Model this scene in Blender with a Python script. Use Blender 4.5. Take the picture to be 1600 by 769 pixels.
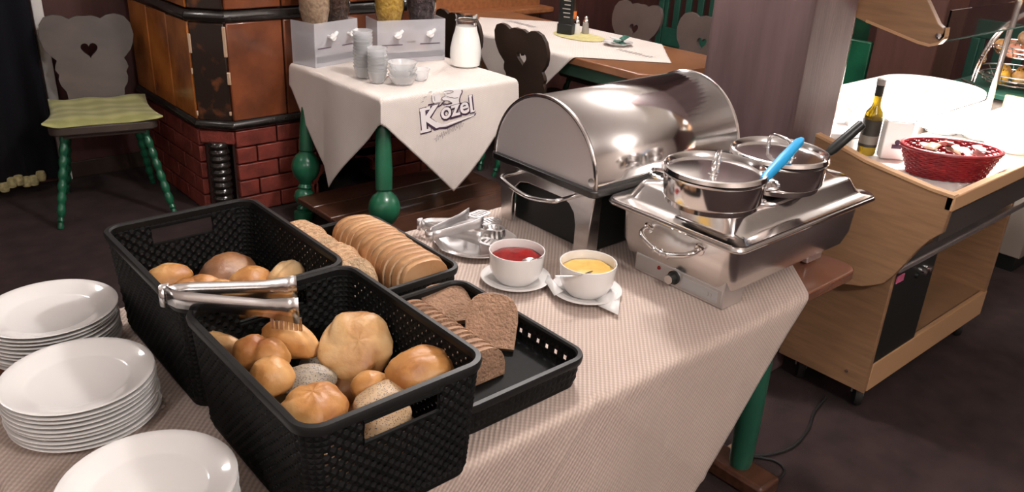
import bpy, bmesh, math, random
from mathutils import Vector, Matrix, noise

# ------------------------------------------------------------------ clear
for o in list(bpy.data.objects): bpy.data.objects.remove(o, do_unlink=True)
SC = bpy.context.scene
COL = SC.collection
PI = math.pi
R = math.radians

# ------------------------------------------------------------------ camera
FPX, PITCH, ROLL, CZ, YAW = 1300.0, R(24), R(3), 1.63, R(42)
def cam_axes():
    f = Vector((0, math.cos(PITCH), -math.sin(PITCH))); x = Vector((1, 0, 0)); u = Vector((0, math.sin(PITCH), math.cos(PITCH)))
    xr = math.cos(ROLL)*x + math.sin(ROLL)*u; ur = -math.sin(ROLL)*x + math.cos(ROLL)*u
    Z = Matrix.Rotation(-YAW, 3, 'Z')
    return Z @ xr, Z @ ur, Z @ f
CX, CU, CF = cam_axes()
cam = bpy.data.cameras.new('camera'); camo = bpy.data.objects.new('camera', cam); COL.objects.link(camo)
cam.sensor_width = 36; cam.lens = FPX/1600*36; cam.clip_start = .02
m = Matrix((CX, CU, -CF)).transposed().to_4x4(); m.translation = (0, 0, CZ); camo.matrix_world = m
SC.camera = camo
def ray(px, py): return ((px-800)/FPX)*CX - ((py-384.5)/FPX)*CU + CF
def at(px, py, z):                       # the point at height z seen at a pixel
    d = ray(px, py); t = (z-CZ)/d.z; return Vector((d.x*t, d.y*t, z))
def onx(px, py, x):
    d = ray(px, py); t = x/d.x; return Vector((x, d.y*t, CZ+d.z*t))
def ony(px, py, y):
    d = ray(px, py); t = y/d.y; return Vector((d.x*t, y, CZ+d.z*t))

# ------------------------------------------------------------------ world, exposure
w = bpy.data.worlds.new('world'); SC.world = w; w.use_nodes = True
w.node_tree.nodes['Background'].inputs[0].default_value = (.9, .8, .75, 1)
w.node_tree.nodes['Background'].inputs[1].default_value = 0
SC.view_settings.view_transform = 'Standard'; SC.view_settings.look = 'None'
SC.view_settings.exposure = 0.48; SC.view_settings.gamma = 1; SC.view_settings.use_curve_mapping = False
# ceiling lamps of the dining room, all above the picture; their mirror images show on the plates, the lid and the pans
LAMPS = [('buffet_aisle', .9, -1.1, 64), ('buffet_table', 2.0, 1.8, 74), ('dining_table', 3.6, 3.7, 40),
         ('entrance', -1.2, 0.0, 24), ('far_room', 5.4, 1.2, 30), ('stove_aisle', .1, 3.6, 8)]
for nm_, x_, y_, w_ in LAMPS:
    L_ = bpy.data.lights.new('ceiling_lamp_%s_offscreen' % nm_, 'POINT'); L_.shadow_soft_size = .10; L_.energy = w_; L_.color = (1, .95, .93)
    lo = bpy.data.objects.new('ceiling_lamp_%s_offscreen' % nm_, L_); COL.objects.link(lo); lo.location = (x_, y_, 2.45)
COUNTER_W = 56                             # lamp under the trolley canopy, above the picture; it burns out the white counter

# ------------------------------------------------------------------ materials
MATS = {}
def mat(name, col, rough=.5, metal=0, var=0, vscale=8, bump=0, bscale=60, trans=0, ior=1.45, emit=0, coat=0, alpha=1, stretch=None, col2=None, sheen=0, uv=False, detail=4, sss=0):
    if name in MATS: return MATS[name]
    M = bpy.data.materials.new(name); M.use_nodes = True; nt = M.node_tree; b = nt.nodes['Principled BSDF']
    b.inputs['Base Color'].default_value = (*col, 1); b.inputs['Roughness'].default_value = rough; b.inputs['Metallic'].default_value = metal
    b.inputs['IOR'].default_value = ior; b.inputs['Transmission Weight'].default_value = trans; b.inputs['Coat Weight'].default_value = coat
    b.inputs['Alpha'].default_value = alpha; b.inputs['Sheen Weight'].default_value = sheen
    if sss: b.inputs['Subsurface Weight'].default_value = sss; b.inputs['Subsurface Radius'].default_value = (.02, .01, .006)
    if emit: b.inputs['Emission Color'].default_value = (*col, 1); b.inputs['Emission Strength'].default_value = emit
    def coords(sc):
        tc = nt.nodes.new('ShaderNodeTexCoord'); mp = nt.nodes.new('ShaderNodeMapping')
        nt.links.new(tc.outputs['UV' if uv else 'Object'], mp.inputs[0]); mp.inputs['Scale'].default_value = sc
        return mp.outputs[0]
    if var or col2:
        n = nt.nodes.new('ShaderNodeTexNoise'); n.inputs['Scale'].default_value = vscale; n.inputs['Detail'].default_value = detail
        nt.links.new(coords(stretch or (1, 1, 1)), n.inputs['Vector'])
        r = nt.nodes.new('ShaderNodeValToRGB'); r.color_ramp.elements[0].position = .32; r.color_ramp.elements[1].position = .68
        c2 = col2 or tuple(max(0, c*(1-var)) for c in col); c1 = col if col2 else tuple(min(1, c*(1+var*.6)) for c in col)
        r.color_ramp.elements[0].color = (*c2, 1); r.color_ramp.elements[1].color = (*c1, 1)
        nt.links.new(n.outputs[0], r.inputs[0]); nt.links.new(r.outputs[0], b.inputs['Base Color'])
    if bump:
        n = nt.nodes.new('ShaderNodeTexNoise'); n.inputs['Scale'].default_value = bscale; n.inputs['Detail'].default_value = 3
        nt.links.new(coords(stretch or (1, 1, 1)), n.inputs['Vector'])
        bp = nt.nodes.new('ShaderNodeBump'); bp.inputs['Strength'].default_value = bump; bp.inputs['Distance'].default_value = .01
        nt.links.new(n.outputs[0], bp.inputs['Height']); nt.links.new(bp.outputs[0], b.inputs['Normal'])
    MATS[name] = M; return M

def weave_mat(name, col, col2, period, strength, rot=0):        # woven cloth on the cloth's own flat coordinates (UV in metres)
    M = bpy.data.materials.new(name); M.use_nodes = True; nt = M.node_tree; b = nt.nodes['Principled BSDF']
    b.inputs['Roughness'].default_value = .9; b.inputs['Sheen Weight'].default_value = .15
    tc = nt.nodes.new('ShaderNodeTexCoord'); hs = []
    for ax, sc in (('X', 1.0), ('Y', 1.0)):
        wv = nt.nodes.new('ShaderNodeTexWave'); wv.bands_direction = ax; wv.wave_profile = 'SIN'
        wv.inputs['Scale'].default_value = 2*PI/period/20*sc; wv.inputs['Distortion'].default_value = .4; wv.inputs['Detail'].default_value = 1
        nt.links.new(tc.outputs['UV'], wv.inputs['Vector']); hs.append(wv.outputs['Fac'])
    mx = nt.nodes.new('ShaderNodeMath'); mx.operation = 'MULTIPLY_ADD'; mx.inputs[1].default_value = .4
    nt.links.new(hs[0], mx.inputs[0]); nt.links.new(hs[1], mx.inputs[2])
    n = nt.nodes.new('ShaderNodeTexNoise'); n.inputs['Scale'].default_value = 5; nt.links.new(tc.outputs['UV'], n.inputs['Vector'])
    ad = nt.nodes.new('ShaderNodeMath'); ad.operation = 'ADD'; nt.links.new(mx.outputs[0], ad.inputs[0]); nt.links.new(n.outputs[0], ad.inputs[1])
    r = nt.nodes.new('ShaderNodeValToRGB'); r.color_ramp.elements[0].position = .45; r.color_ramp.elements[1].position = 1.0
    r.color_ramp.elements[0].color = (*col2, 1); r.color_ramp.elements[1].color = (*col, 1)
    hf = nt.nodes.new('ShaderNodeMath'); hf.operation = 'MULTIPLY'; hf.inputs[1].default_value = .55; nt.links.new(ad.outputs[0], hf.inputs[0])
    nt.links.new(hf.outputs[0], r.inputs[0]); nt.links.new(r.outputs[0], b.inputs['Base Color'])
    bp = nt.nodes.new('ShaderNodeBump'); bp.inputs['Strength'].default_value = strength; bp.inputs['Distance'].default_value = .002
    nt.links.new(mx.outputs[0], bp.inputs['Height']); nt.links.new(bp.outputs[0], b.inputs['Normal'])
    MATS[name] = M; return M

def crust_mat(name, pale, gold, dark, scale=9, speck=None):
    M = bpy.data.materials.new(name); M.use_nodes = True; nt = M.node_tree; b = nt.nodes['Principled BSDF']
    b.inputs['Roughness'].default_value = .48
    tc = nt.nodes.new('ShaderNodeTexCoord'); oi = nt.nodes.new('ShaderNodeObjectInfo')
    va = nt.nodes.new('ShaderNodeVectorMath'); va.operation = 'ADD'; nt.links.new(tc.outputs['Object'], va.inputs[0])
    vm = nt.nodes.new('ShaderNodeVectorMath'); vm.operation = 'SCALE'; vm.inputs[0].default_value = (3, 5, 7); nt.links.new(oi.outputs['Random'], vm.inputs['Scale'])
    nt.links.new(vm.outputs[0], va.inputs[1])
    n = nt.nodes.new('ShaderNodeTexNoise'); n.inputs['Scale'].default_value = scale*1.5; n.inputs['Detail'].default_value = 4; nt.links.new(va.outputs[0], n.inputs['Vector'])
    r = nt.nodes.new('ShaderNodeValToRGB'); e = r.color_ramp.elements
    e[0].position = .3; e[0].color = (*pale, 1); e[1].position = .72; e[1].color = (*dark, 1); k = e.new(.5); k.color = (*gold, 1)
    nt.links.new(n.outputs[0], r.inputs[0]); out = r.outputs[0]
    if speck:
        v = nt.nodes.new('ShaderNodeTexVoronoi'); v.inputs['Scale'].default_value = 330; nt.links.new(va.outputs[0], v.inputs['Vector'])
        lt = nt.nodes.new('ShaderNodeMath'); lt.operation = 'LESS_THAN'; lt.inputs[1].default_value = .30; nt.links.new(v.outputs['Distance'], lt.inputs[0])
        mx = nt.nodes.new('ShaderNodeMix'); mx.data_type = 'RGBA'; nt.links.new(lt.outputs[0], mx.inputs[0]); nt.links.new(out, mx.inputs[6]); mx.inputs[7].default_value = (*speck, 1); out = mx.outputs[2]
    nt.links.new(out, b.inputs['Base Color'])
    n2 = nt.nodes.new('ShaderNodeTexNoise'); n2.inputs['Scale'].default_value = 120; nt.links.new(va.outputs[0], n2.inputs['Vector'])
    bp = nt.nodes.new('ShaderNodeBump'); bp.inputs['Strength'].default_value = .25; bp.inputs['Distance'].default_value = .004
    nt.links.new(n2.outputs[0], bp.inputs['Height']); nt.links.new(bp.outputs[0], b.inputs['Normal'])
    MATS[name] = M; return M

steel = mat('brushed steel', (.76, .74, .73), .24, 1, var=.12, vscale=5, stretch=(1, 1, 8))
chrome = mat('polished steel', (.82, .80, .79), .13, 1)
satin = mat('satin steel', (.74, .72, .72), .42, 1, var=.1, vscale=9)
black = mat('black plastic', (.007, .007, .007), .6, ior=1.25, var=.3, vscale=30)
blackm = mat('black enamel', (.012, .014, .013), .35)
porc = mat('white porcelain', (.80, .78, .76), .1, coat=.5)
glass = mat('clear glass', (.95, .97, .97), .03, trans=1, ior=1.3)
acryl = mat('frosted acrylic', (.80, .80, .84), .25, trans=.2, ior=1.2, alpha=.4)
greenp = mat('green paint', (.012, .105, .052), .28, var=.35, vscale=6, coat=.3)
darkgreen = mat('dark green paint', (.014, .068, .046), .5, var=.3, vscale=5)
brownw = mat('grey brown stained wood', (.072, .053, .043), .42, var=.2, vscale=6, stretch=(1, 8, 1), coat=.2)
darkw = mat('dark brown stained wood', (.045, .028, .02), .4, var=.3, vscale=5, stretch=(1, 6, 1))
shelfw = mat('dark varnished plank', (.085, .035, .02), .28, var=.45, vscale=5, stretch=(1, 7, 7), coat=.3)
orangew = mat('orange varnished wood', (.30, .115, .045), .35, var=.25, vscale=4, stretch=(8, 1, 8))
laminate = mat('beech laminate', (.29, .165, .088), .42, var=.18, vscale=7, stretch=(1, 1, 9))
laminate_edge = mat('pale laminate edge', (.50, .30, .16), .45)
burg = mat('burgundy panelling', (.075, .028, .024), .5, var=.25, vscale=3, stretch=(6, 6, 1))
pillarm = mat('dark purple brown column paint', (.115, .072, .072), .6, var=.22, vscale=5, stretch=(4, 4, .5), bump=.1, bscale=30)
carpet = mat('dark carpet', (.036, .019, .018), .95, var=.45, vscale=9, bump=.6, bscale=500, detail=8)
ceilm = mat('ceiling plaster', (.80, .75, .71), .9)
walld = mat('warm plaster', (.62, .53, .48), .85, var=.1)
whitecloth = mat('white cotton', (.82, .78, .76), .9, var=.05)
white = mat('white card', (.85, .84, .83), .6)
ink = mat('dark print', (.06, .03, .06), .8)
greyink = mat('grey print', (.30, .26, .26), .8)
rubber = mat('black rubber', (.012, .012, .012), .6)

# ------------------------------------------------------------------ mesh helpers
class MB:
    def __init__(s): s.v = []; s.f = []; s.mi = []; s.cur = 0
    def add(s, vs, fs):
        b = len(s.v); s.v += [tuple(v) for v in vs]; s.f += [tuple(i+b for i in f) for f in fs]; s.mi += [s.cur]*len(fs)
    def box(s, x0, x1, y0, y1, z0, z1, M=None):
        vs = [Vector((x, y, z)) for z in (z0, z1) for x, y in ((x0, y0), (x1, y0), (x1, y1), (x0, y1))]
        if M: vs = [M @ v for v in vs]
        s.add(vs, [(3, 2, 1, 0), (4, 5, 6, 7), (0, 1, 5, 4), (1, 2, 6, 5), (2, 3, 7, 6), (3, 0, 4, 7)])
    def lathe(s, prof, seg=32, M=None, sx=1, sy=1, cap0=True, cap1=True, c=(0, 0, 0)):
        vs = []; n = len(prof); c = Vector(c)
        for r, z in prof:
            for k in range(seg):
                a = 2*PI*k/seg; vs.append(Vector((r*sx*math.cos(a), r*sy*math.sin(a), z))+c)
        if M: vs = [M @ v for v in vs]
        fs = [(i*seg+k, i*seg+(k+1) % seg, (i+1)*seg+(k+1) % seg, (i+1)*seg+k) for i in range(n-1) for k in range(seg)]
        if cap0 and prof[0][0] > 1e-5: fs.append(tuple(range(seg-1, -1, -1)))
        if cap1 and prof[-1][0] > 1e-5: fs.append(tuple((n-1)*seg+k for k in range(seg)))
        s.add(vs, fs)
    def tube(s, pts, r, seg=8, closed=False, rs=None, flat=1.0):
        pts = [Vector(p) for p in pts]; n = len(pts); vs = []; fs = []; N = None
        for i, p in enumerate(pts):
            t = (pts[(i+1) % n]-pts[i-1]) if closed else (pts[min(i+1, n-1)]-pts[max(i-1, 0)])
            t = t.normalized() if t.length else Vector((0, 0, 1))
            if N is None: N = (Vector((0, 0, 1)) if abs(t.z) < .9 else Vector((1, 0, 0)))
            N = (N-t*N.dot(t)).normalized(); B = t.cross(N); rr = rs[i] if rs else r
            vs += [p+(N*math.cos(2*PI*k/seg)*flat+B*math.sin(2*PI*k/seg))*rr for k in range(seg)]
        for i in range(n if closed else n-1):
            j = (i+1) % n; fs += [(i*seg+k, i*seg+(k+1) % seg, j*seg+(k+1) % seg, j*seg+k) for k in range(seg)]
        if not closed: fs += [tuple(range(seg-1, -1, -1)), tuple((n-1)*seg+k for k in range(seg))]
        s.add(vs, fs)
    def prism(s, out, f0, f1):             # out: 2-D outline, f0 / f1 map (a, b) to 3-D on the two faces
        n = len(out); vs = [Vector(f0(a, b)) for a, b in out]+[Vector(f1(a, b)) for a, b in out]
        s.add(vs, [tuple(range(n-1, -1, -1)), tuple(range(n, 2*n))]+[(i, (i+1) % n, n+(i+1) % n, n+i) for i in range(n)])
    def holed(s, outer, inner, f0, f1):    # outline with a hole, given thickness
        bm = bmesh.new(); es = []
        for loop in (outer, inner):
            vv = [bm.verts.new((a, b, 0)) for a, b in loop]; es += [bm.edges.new((vv[i], vv[(i+1) % len(vv)])) for i in range(len(vv))]
        bmesh.ops.triangle_fill(bm, use_beauty=True, use_dissolve=False, edges=es); bm.verts.index_update()
        V = [(v.co.x, v.co.y) for v in bm.verts]; Fc = [[v.index for v in f.verts] for f in bm.faces]; bm.free()
        n = len(V); vs = [Vector(f0(*q)) for q in V]+[Vector(f1(*q)) for q in V]; no = len(outer); ni = len(inner)
        fs = [tuple(f) for f in Fc]+[tuple(i+n for i in reversed(f)) for f in Fc]
        fs += [(i, (i+1) % no, n+(i+1) % no, n+i) for i in range(no)]+[(no+(i+1) % ni, no+i, n+no+i, n+no+(i+1) % ni) for i in range(ni)]
        s.add(vs, fs)
    def loft(s, loops, cap0=True, cap1=True):
        n = len(loops[0]); s.add([p for l in loops for p in l], [(i*n+k, i*n+(k+1) % n, (i+1)*n+(k+1) % n, (i+1)*n+k) for i in range(len(loops)-1) for k in range(n)]
              + ([tuple(range(n-1, -1, -1))] if cap0 else [])+([tuple((len(loops)-1)*n+k for k in range(n))] if cap1 else []))
    def mesh(s, name, mats, smooth=True, ang=38, fix=True):
        me = bpy.data.meshes.new(name); me.from_pydata(s.v, [], s.f)
        for x in (mats if isinstance(mats, (list, tuple)) else [mats]): me.materials.append(x)
        me.polygons.foreach_set('material_index', s.mi)
        if fix:
            bm = bmesh.new(); bm.from_mesh(me); bmesh.ops.recalc_face_normals(bm, faces=bm.faces); bm.to_mesh(me); bm.free()
        if smooth:
            me.polygons.foreach_set('use_smooth', [True]*len(me.polygons)); me.set_sharp_from_angle(angle=R(ang))
        me.update(); return me
    def build(s, name, mats, parent=None, loc=None, rot=None, smooth=True, bevel=0, ang=38, sub=0, solid=0):
        o = bpy.data.objects.new(name, s.mesh(name, mats, smooth, ang)); COL.objects.link(o)
        if parent: o.parent = parent
        if loc is not None: o.location = loc
        if rot is not None: o.rotation_euler = rot
        if solid:
            q = o.modifiers.new('thick', 'SOLIDIFY'); q.thickness = solid; q.offset = 0
        if bevel:
            q = o.modifiers.new('bevel', 'BEVEL'); q.width = bevel; q.segments = 2; q.limit_method = 'ANGLE'; q.angle_limit = R(35); q.harden_normals = False
        if sub:
            q = o.modifiers.new('sub', 'SUBSURF'); q.levels = q.render_levels = sub
        return o
def obj(name, me, parent=None, loc=(0, 0, 0), rot=(0, 0, 0)):
    o = bpy.data.objects.new(name, me); COL.objects.link(o); o.parent = parent; o.location = loc; o.rotation_euler = rot; return o
def tag(o, label=None, cat=None, group=None, kind=None):
    if label: o['label'] = label
    if cat: o['category'] = cat
    if group: o['group'] = group
    if kind: o['kind'] = kind
    return o
def thing(name, label, cat, loc=(0, 0, 0), rz=0, group=None):
    o = bpy.data.objects.new(name, None); COL.objects.link(o); o.location = loc; o.rotation_euler = (0, 0, rz); o.empty_display_size = .05
    return tag(o, label, cat, group)
def struct(o): o['kind'] = 'structure'; return o
def B(name, x0, x1, y0, y1, z0, z1, m, parent=None, bevel=0):
    b = MB(); b.box(x0, x1, y0, y1, z0, z1); return b.build(name, m, parent, bevel=bevel, smooth=bool(bevel))
def rrect(hx, hy, r, n=6, cx=0, cy=0):
    p = []
    for sx, sy, a0 in ((1, 1, 0), (-1, 1, 90), (-1, -1, 180), (1, -1, 270)):
        for k in range(n+1):
            a = R(a0+90*k/n); p.append((cx+sx*(hx-r)+r*math.cos(a), cy+sy*(hy-r)+r*math.sin(a)))
    return p
def rot_to(d):                            # matrix turning +Z to d
    return Vector((0, 0, 1)).rotation_difference(Vector(d)).to_matrix().to_4x4()
def smoothpath(pts, n=8):
    P = [Vector(p) for p in pts]; out = []
    for i in range(len(P)-1):
        a, b, c, d = P[max(i-1, 0)], P[i], P[i+1], P[min(i+2, len(P)-1)]
        for k in range(n):
            t = k/n; out.append(.5*((2*b)+(c-a)*t+(2*a-5*b+4*c-d)*t*t+(3*b-a-3*c+d)*t**3))
    out.append(P[-1]); return out

T = .75                                   # height of the table tops

# ================================================================== SETTING
XL, XR, YF, YB, ZC = -2.4, 7.2, -2.4, 4.8, 2.7
struct(B('floor', XL, XR, YF, YB, -.05, 0, carpet))
struct(B('ceiling', XL, XR, YF, YB, ZC, ZC+.05, ceilm))
struct(B('wall_back', XL, XR, YB, YB+.1, 0, ZC, burg))
struct(B('wall_front', XL, XR, YF-.1, YF, 0, ZC, walld))
struct(B('wall_left', XL-.1, XL, YF, YB, 0, ZC, walld))
struct(B('wall_right', XR, XR+.1, YF, YB, 0, ZC, burg))
struct(B('trim_1', 1.0, 1.05, YB-.03, YB, 0, 2.1, mat('cream door frame paint', (.85, .82, .78), .5), bevel=.004))
struct(B('baseboard_back', 1.03, 1.45, YB-.015, YB, 0, .09, darkw, bevel=.003))
# column between table and trolley
pc = struct(B('pillar', 2.30, 2.565, 1.30, 1.655, 0, ZC, pillarm, bevel=.012))
# wooden bench wall beside the far table
wp = struct(B('trim_2', 2.95, 4.44, YB-.04, YB, 0, 1.15, orangew, bevel=.004))
b = MB(); b.box(2.9, 4.47, YB-.17, YB-.02, .70, .745); b.build('ledge', orangew, wp, bevel=.012)
for i in range(5): B('panel', 2.98+i*.29, 3.25+i*.29, YB-.055, YB-.035, .12, .66, orangew, wp, bevel=.01)

# curtain at the doorway
t = thing('curtain', 'dark navy curtain hanging in the doorway beside the heart chair', 'curtain', (.1, YB-.1, 0))
b = MB(); n = 120; vs = []
for j in range(2):
    for i in range(n+1):
        u = i/n; x = -1.3+2.17*u; vs.append((x, .035*math.sin(u*48)+.012*math.sin(u*113), [.06, 2.2][j]))
b.add(vs, [(i, i+1, n+2+i, n+1+i) for i in range(n)]); b.build('drape', mat('navy velvet', (.003, .0035, .008), 1), t, solid=.006)
b = MB(); b.tube([(-1.35, 0, 2.22), (.9, 0, 2.22)], .014); b.build('rod', darkw, t)
b = MB(); random.seed(4)
for i in range(9):
    M = Matrix.Translation((.50+i*.035, -.03+random.uniform(-.01, .01), .07+.012*math.sin(i*1.7)))
    b.lathe([(.001, -.03), (.02, -.024), (.027, 0), (.02, .024), (.001, .03)], 10, M)
tag(b.build('fringe', mat('cream lace', (.5, .44, .22), .9, var=.4, vscale=60), t), 'cream gathered fringe')

# ---------------------------------------------------------------- tiled stove
tilem = mat('amber glaze lifted for weak light', (.58, .20, .042), .22, col2=(.24, .070, .020), vscale=5, coat=.4, detail=8)  # left face colour lifted to make up for the weak light reaching it
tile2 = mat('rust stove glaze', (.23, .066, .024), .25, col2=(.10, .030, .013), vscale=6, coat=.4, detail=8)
tiled = mat('worn black corner glaze', (.022, .013, .010), .3, col2=(.16, .055, .02), vscale=14, coat=.3, detail=8)
MATS['worn black corner glaze'].node_tree.nodes['Color Ramp'].color_ramp.elements[0].position = .28
MATS['worn black corner glaze'].node_tree.nodes['Color Ramp'].color_ramp.elements[1].position = .45
brickm = mat('red painted brick', (.20, .040, .028), .5, var=.35, vscale=14, bump=.3, bscale=60)
mortar = mat('dark mortar', (.06, .03, .026), .9)
mould = mat('black glazed moulding', (.02, .016, .014), .2, coat=.5, var=.5, vscale=30)
st = thing('tiled_stove', 'amber and rust tiled stove with black mouldings on a red brick base', 'stove', (0, 0, 0))
SX, SY, CH, SXR, SYB = 1.448, 3.80, .126, 2.72, 4.74
def ring(o, z):                            # the stove outline offset outward by o
    k = o*math.tan(R(22.5))
    return [Vector(p) for p in ((SX-o, SYB, z), (SX-o, SY+CH-k, z), (SX+CH-k, SY-o, z), (SXR+o, SY-o, z), (SXR+o, SYB, z))]
i_ = .03; k_ = i_*math.tan(R(22.5)); D_ = .32          # lower core with a fire chamber and a corner niche cut into it
ca, cb_ = Vector((SX+i_, SY+CH+k_)), Vector((SX+CH+k_, SY+i_)); inw = Vector((1, 1)).normalized()*.13
na, nb = ca.lerp(cb_, .10), ca.lerp(cb_, .90)
low_ = [(SX+i_, SYB), tuple(ca), tuple(na), tuple(na+inw), tuple(nb+inw), tuple(nb), tuple(cb_)]
chamber = [(1.985, SY+i_), (1.985, SY+D_), (2.415, SY+D_), (2.415, SY+i_)]; end_ = [(SXR-i_, SY+i_), (SXR-i_, SYB)]
for z0, z1, out_ in ((0, .235, low_+chamber+end_), (.235, .37, low_+end_)):
    b = MB(); b.prism(out_, lambda x, y, z=z0: (x, y, z), lambda x, y, z=z1: (x, y, z)); b.build('core', mortar, st, smooth=False)
b = MB(); b.loft([ring(-.03, .37), ring(-.03, 2.05)]); b.build('core', mortar, st, smooth=False)
for z, h in ((.445, .028), (.955, .034), (1.50, .034)):
    b = MB(); b.loft([ring(.0, z-.012), ring(.014, z), ring(.019, z+h*.5), ring(.012, z+h), ring(.0, z+h+.01)]); b.build('moulding', mould, st, bevel=.004)
b = MB(); b.loft([ring(.0, 2.0), ring(.05, 2.03), ring(.05, 2.1)]); b.build('cornice', mould, st)
def face_piece(name, axis, a0, a1, z0, z1, m, th=.03, bev=.006):
    if axis == 'y': o = B(name, a0, a1, SY-.002, SY+th, z0, z1, m, st, bevel=bev)
    elif axis == 'x': o = B(name, SX-.002, SX+th, a0, a1, z0, z1, m, st, bevel=bev)
    else:                                  # chamfer: local frame
        L = CH*math.sqrt(2); b = MB(); b.box(a0*L, a1*L, -.002, th, z0, z1); o = b.build(name, m, st, loc=(SX, SY+CH, 0), rot=(0, 0, R(-45)), bevel=bev)
    return o
random.seed(2)
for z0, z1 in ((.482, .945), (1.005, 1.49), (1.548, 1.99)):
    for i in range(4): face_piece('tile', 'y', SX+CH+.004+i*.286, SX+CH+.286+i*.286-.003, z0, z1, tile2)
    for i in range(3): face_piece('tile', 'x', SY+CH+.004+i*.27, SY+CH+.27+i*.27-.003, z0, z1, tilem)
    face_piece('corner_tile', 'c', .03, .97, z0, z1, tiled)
# chips on the corner tile
chip = mat('bare clay chip', (.52, .36, .24), .8)
for a, z, h, ww in ((.0, .80, .09, .07), (.93, .79, .14, .08), (.96, .66, .06, .08), (.02, .50, .025, .04), (.93, .51, .02, .05), (.0, .70, .03, .03)):
    b = MB(); L = CH*math.sqrt(2); b.box(a*L-.002, (a+ww)*L, -.006, .004, z, z+h); b.build('chip', chip, st, loc=(SX, SY+CH, 0), rot=(0, 0, R(-45)), bevel=.003)
zc = .44; rows = 5; hh = .086
for k in range(rows):
    z1 = zc-.012-k*hh; z0 = z1-hh+.008; off = .11 if k % 2 else 0
    if z0 < .002: z0 = .002
    xs = [SX+CH+.003]; x = SX+CH+.22-off if off else SX+CH+.22
    while x < SXR: xs.append(x); x += .22
    xs.append(SXR)
    for i in range(len(xs)-1):
        cx = (xs[i]+xs[i+1])/2
        if 1.98 < cx < 2.42 and z1 < .22: continue          # fire opening
        face_piece('brick', 'y', xs[i]+.004, xs[i+1]-.004, z0, z1, brickm, bev=.004)
    ys = [SY+CH+.003]; y = SY+CH+.22-off if off else SY+CH+.22
    while y < SYB: ys.append(y); y += .22
    ys.append(SYB)
    for i in range(len(ys)-1): face_piece('brick', 'x', ys[i]+.004, ys[i+1]-.004, z0, z1, brickm, bev=.004)
face_piece('lintel', 'c', .02, .98, .365, .428, brickm, bev=.005)
b = MB(); prof = []
for i in range(64):
    z = .375*i/63; prof.append((.042+.010*abs(math.sin(PI*i/63*11)), z))
b.lathe(prof, 20); b.build('spiral_column', mould, st, loc=(SX+CH/2+.005, SY+CH/2+.005, 0))
arch = [(.21*math.cos(R(a)), .03+.17*math.sin(R(a))) for a in range(0, 181, 15)]
for x0_, x1_ in ((1.985, 2.2), (2.2, 2.415)):                # brick spandrels beside the arched fire opening
    q = [(x0_-2.2, .228), (x1_-2.2, .228)]+([(.215, .0), (.21, .0)]+arch[:7] if x0_ > 2.1 else arch[6:]+[(-.21, 0), (-.215, 0)])
    b = MB(); b.prism(q, lambda a, z: (2.2+a, SY-.002, z), lambda a, z: (2.2+a, SY+.05, z)); b.build('arch_brick', brickm, st, smooth=False)

# ================================================================== CHAIRS
def chair_back_outline():
    h = [(0, .892), (.03, .895), (.055, .888), (.07, .880), (.10, .897), (.14, .902), (.18, .888), (.205, .853), (.212, .80), (.203, .76), (.19, .73), (.168, .705), (.152, .688), (.162, .668), (.166, .645), (.152, .622), (.158, .60), (.152, .57), (.132, .54), (.126, .45)]
    return h+[(-x, z) for x, z in reversed(h[1:])]
def heart(cz=.735, s=.04):
    p = []
    for k in range(28):
        a = 2*PI*k/28; p.append((s*.95*(math.sin(a)**3), cz+s*(13*math.cos(a)-5*math.cos(2*a)-2*math.cos(3*a)-math.cos(4*a))/16))
    return p
def bob_leg(p0, p1, r=.018, n=7):
    p0, p1 = Vector(p0), Vector(p1); d = p1-p0; L = d.length; prof = [(r*.75, 0), (r*.85, .012), (r*.6, .03), (r*.9, .04), (r*.6, .055)]
    m_ = 48
    for i in range(m_+1):
        u = i/m_; prof.append((r*(.78+.36*abs(math.sin(u*PI*n))), .06+(L-.06)*u))
    b = MB(); b.lathe(prof, 14, Matrix.Translation(p0) @ rot_to(d)); return b
def make_chair(label, loc, rz, wood, legm, group=None, cat='chair'):
    t = thing('heart_back_chair', label, cat, (*loc, 0), rz, group)
    seat = rrect(.235, .21, .05); b = MB(); b.prism([(x*(1 if y < 0 else .9), y) for x, y in seat], lambda a, c: (a, c, .432), lambda a, c: (a, c, .476)); b.build('seat', wood, t, bevel=.008)
    b = MB(); tl = .22
    f = lambda dy: (lambda x, z: (x, .19+dy+(z-.45)*tl, z)); b.holed(chair_back_outline(), heart(), f(0), f(.022)); b.build('backrest', wood, t, bevel=.004)
    for sx in (-1, 1):
        bob_leg((sx*.255, -.25, 0), (sx*.17, -.13, .435)).build('leg', legm, t); bob_leg((sx*.21, .26, 0), (sx*.15, .13, .435)).build('leg', legm, t)
    B('seat_batten', -.18, .18, -.16, -.12, .405, .432, wood, t, bevel=.004); B('seat_batten', -.16, .16, .11, .15, .405, .432, wood, t, bevel=.004)
    return t
ch = make_chair('grey brown heart back chair with a pale green cushion beside the stove', (1.115, 4.28), R(-13), brownw, greenp)
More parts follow.
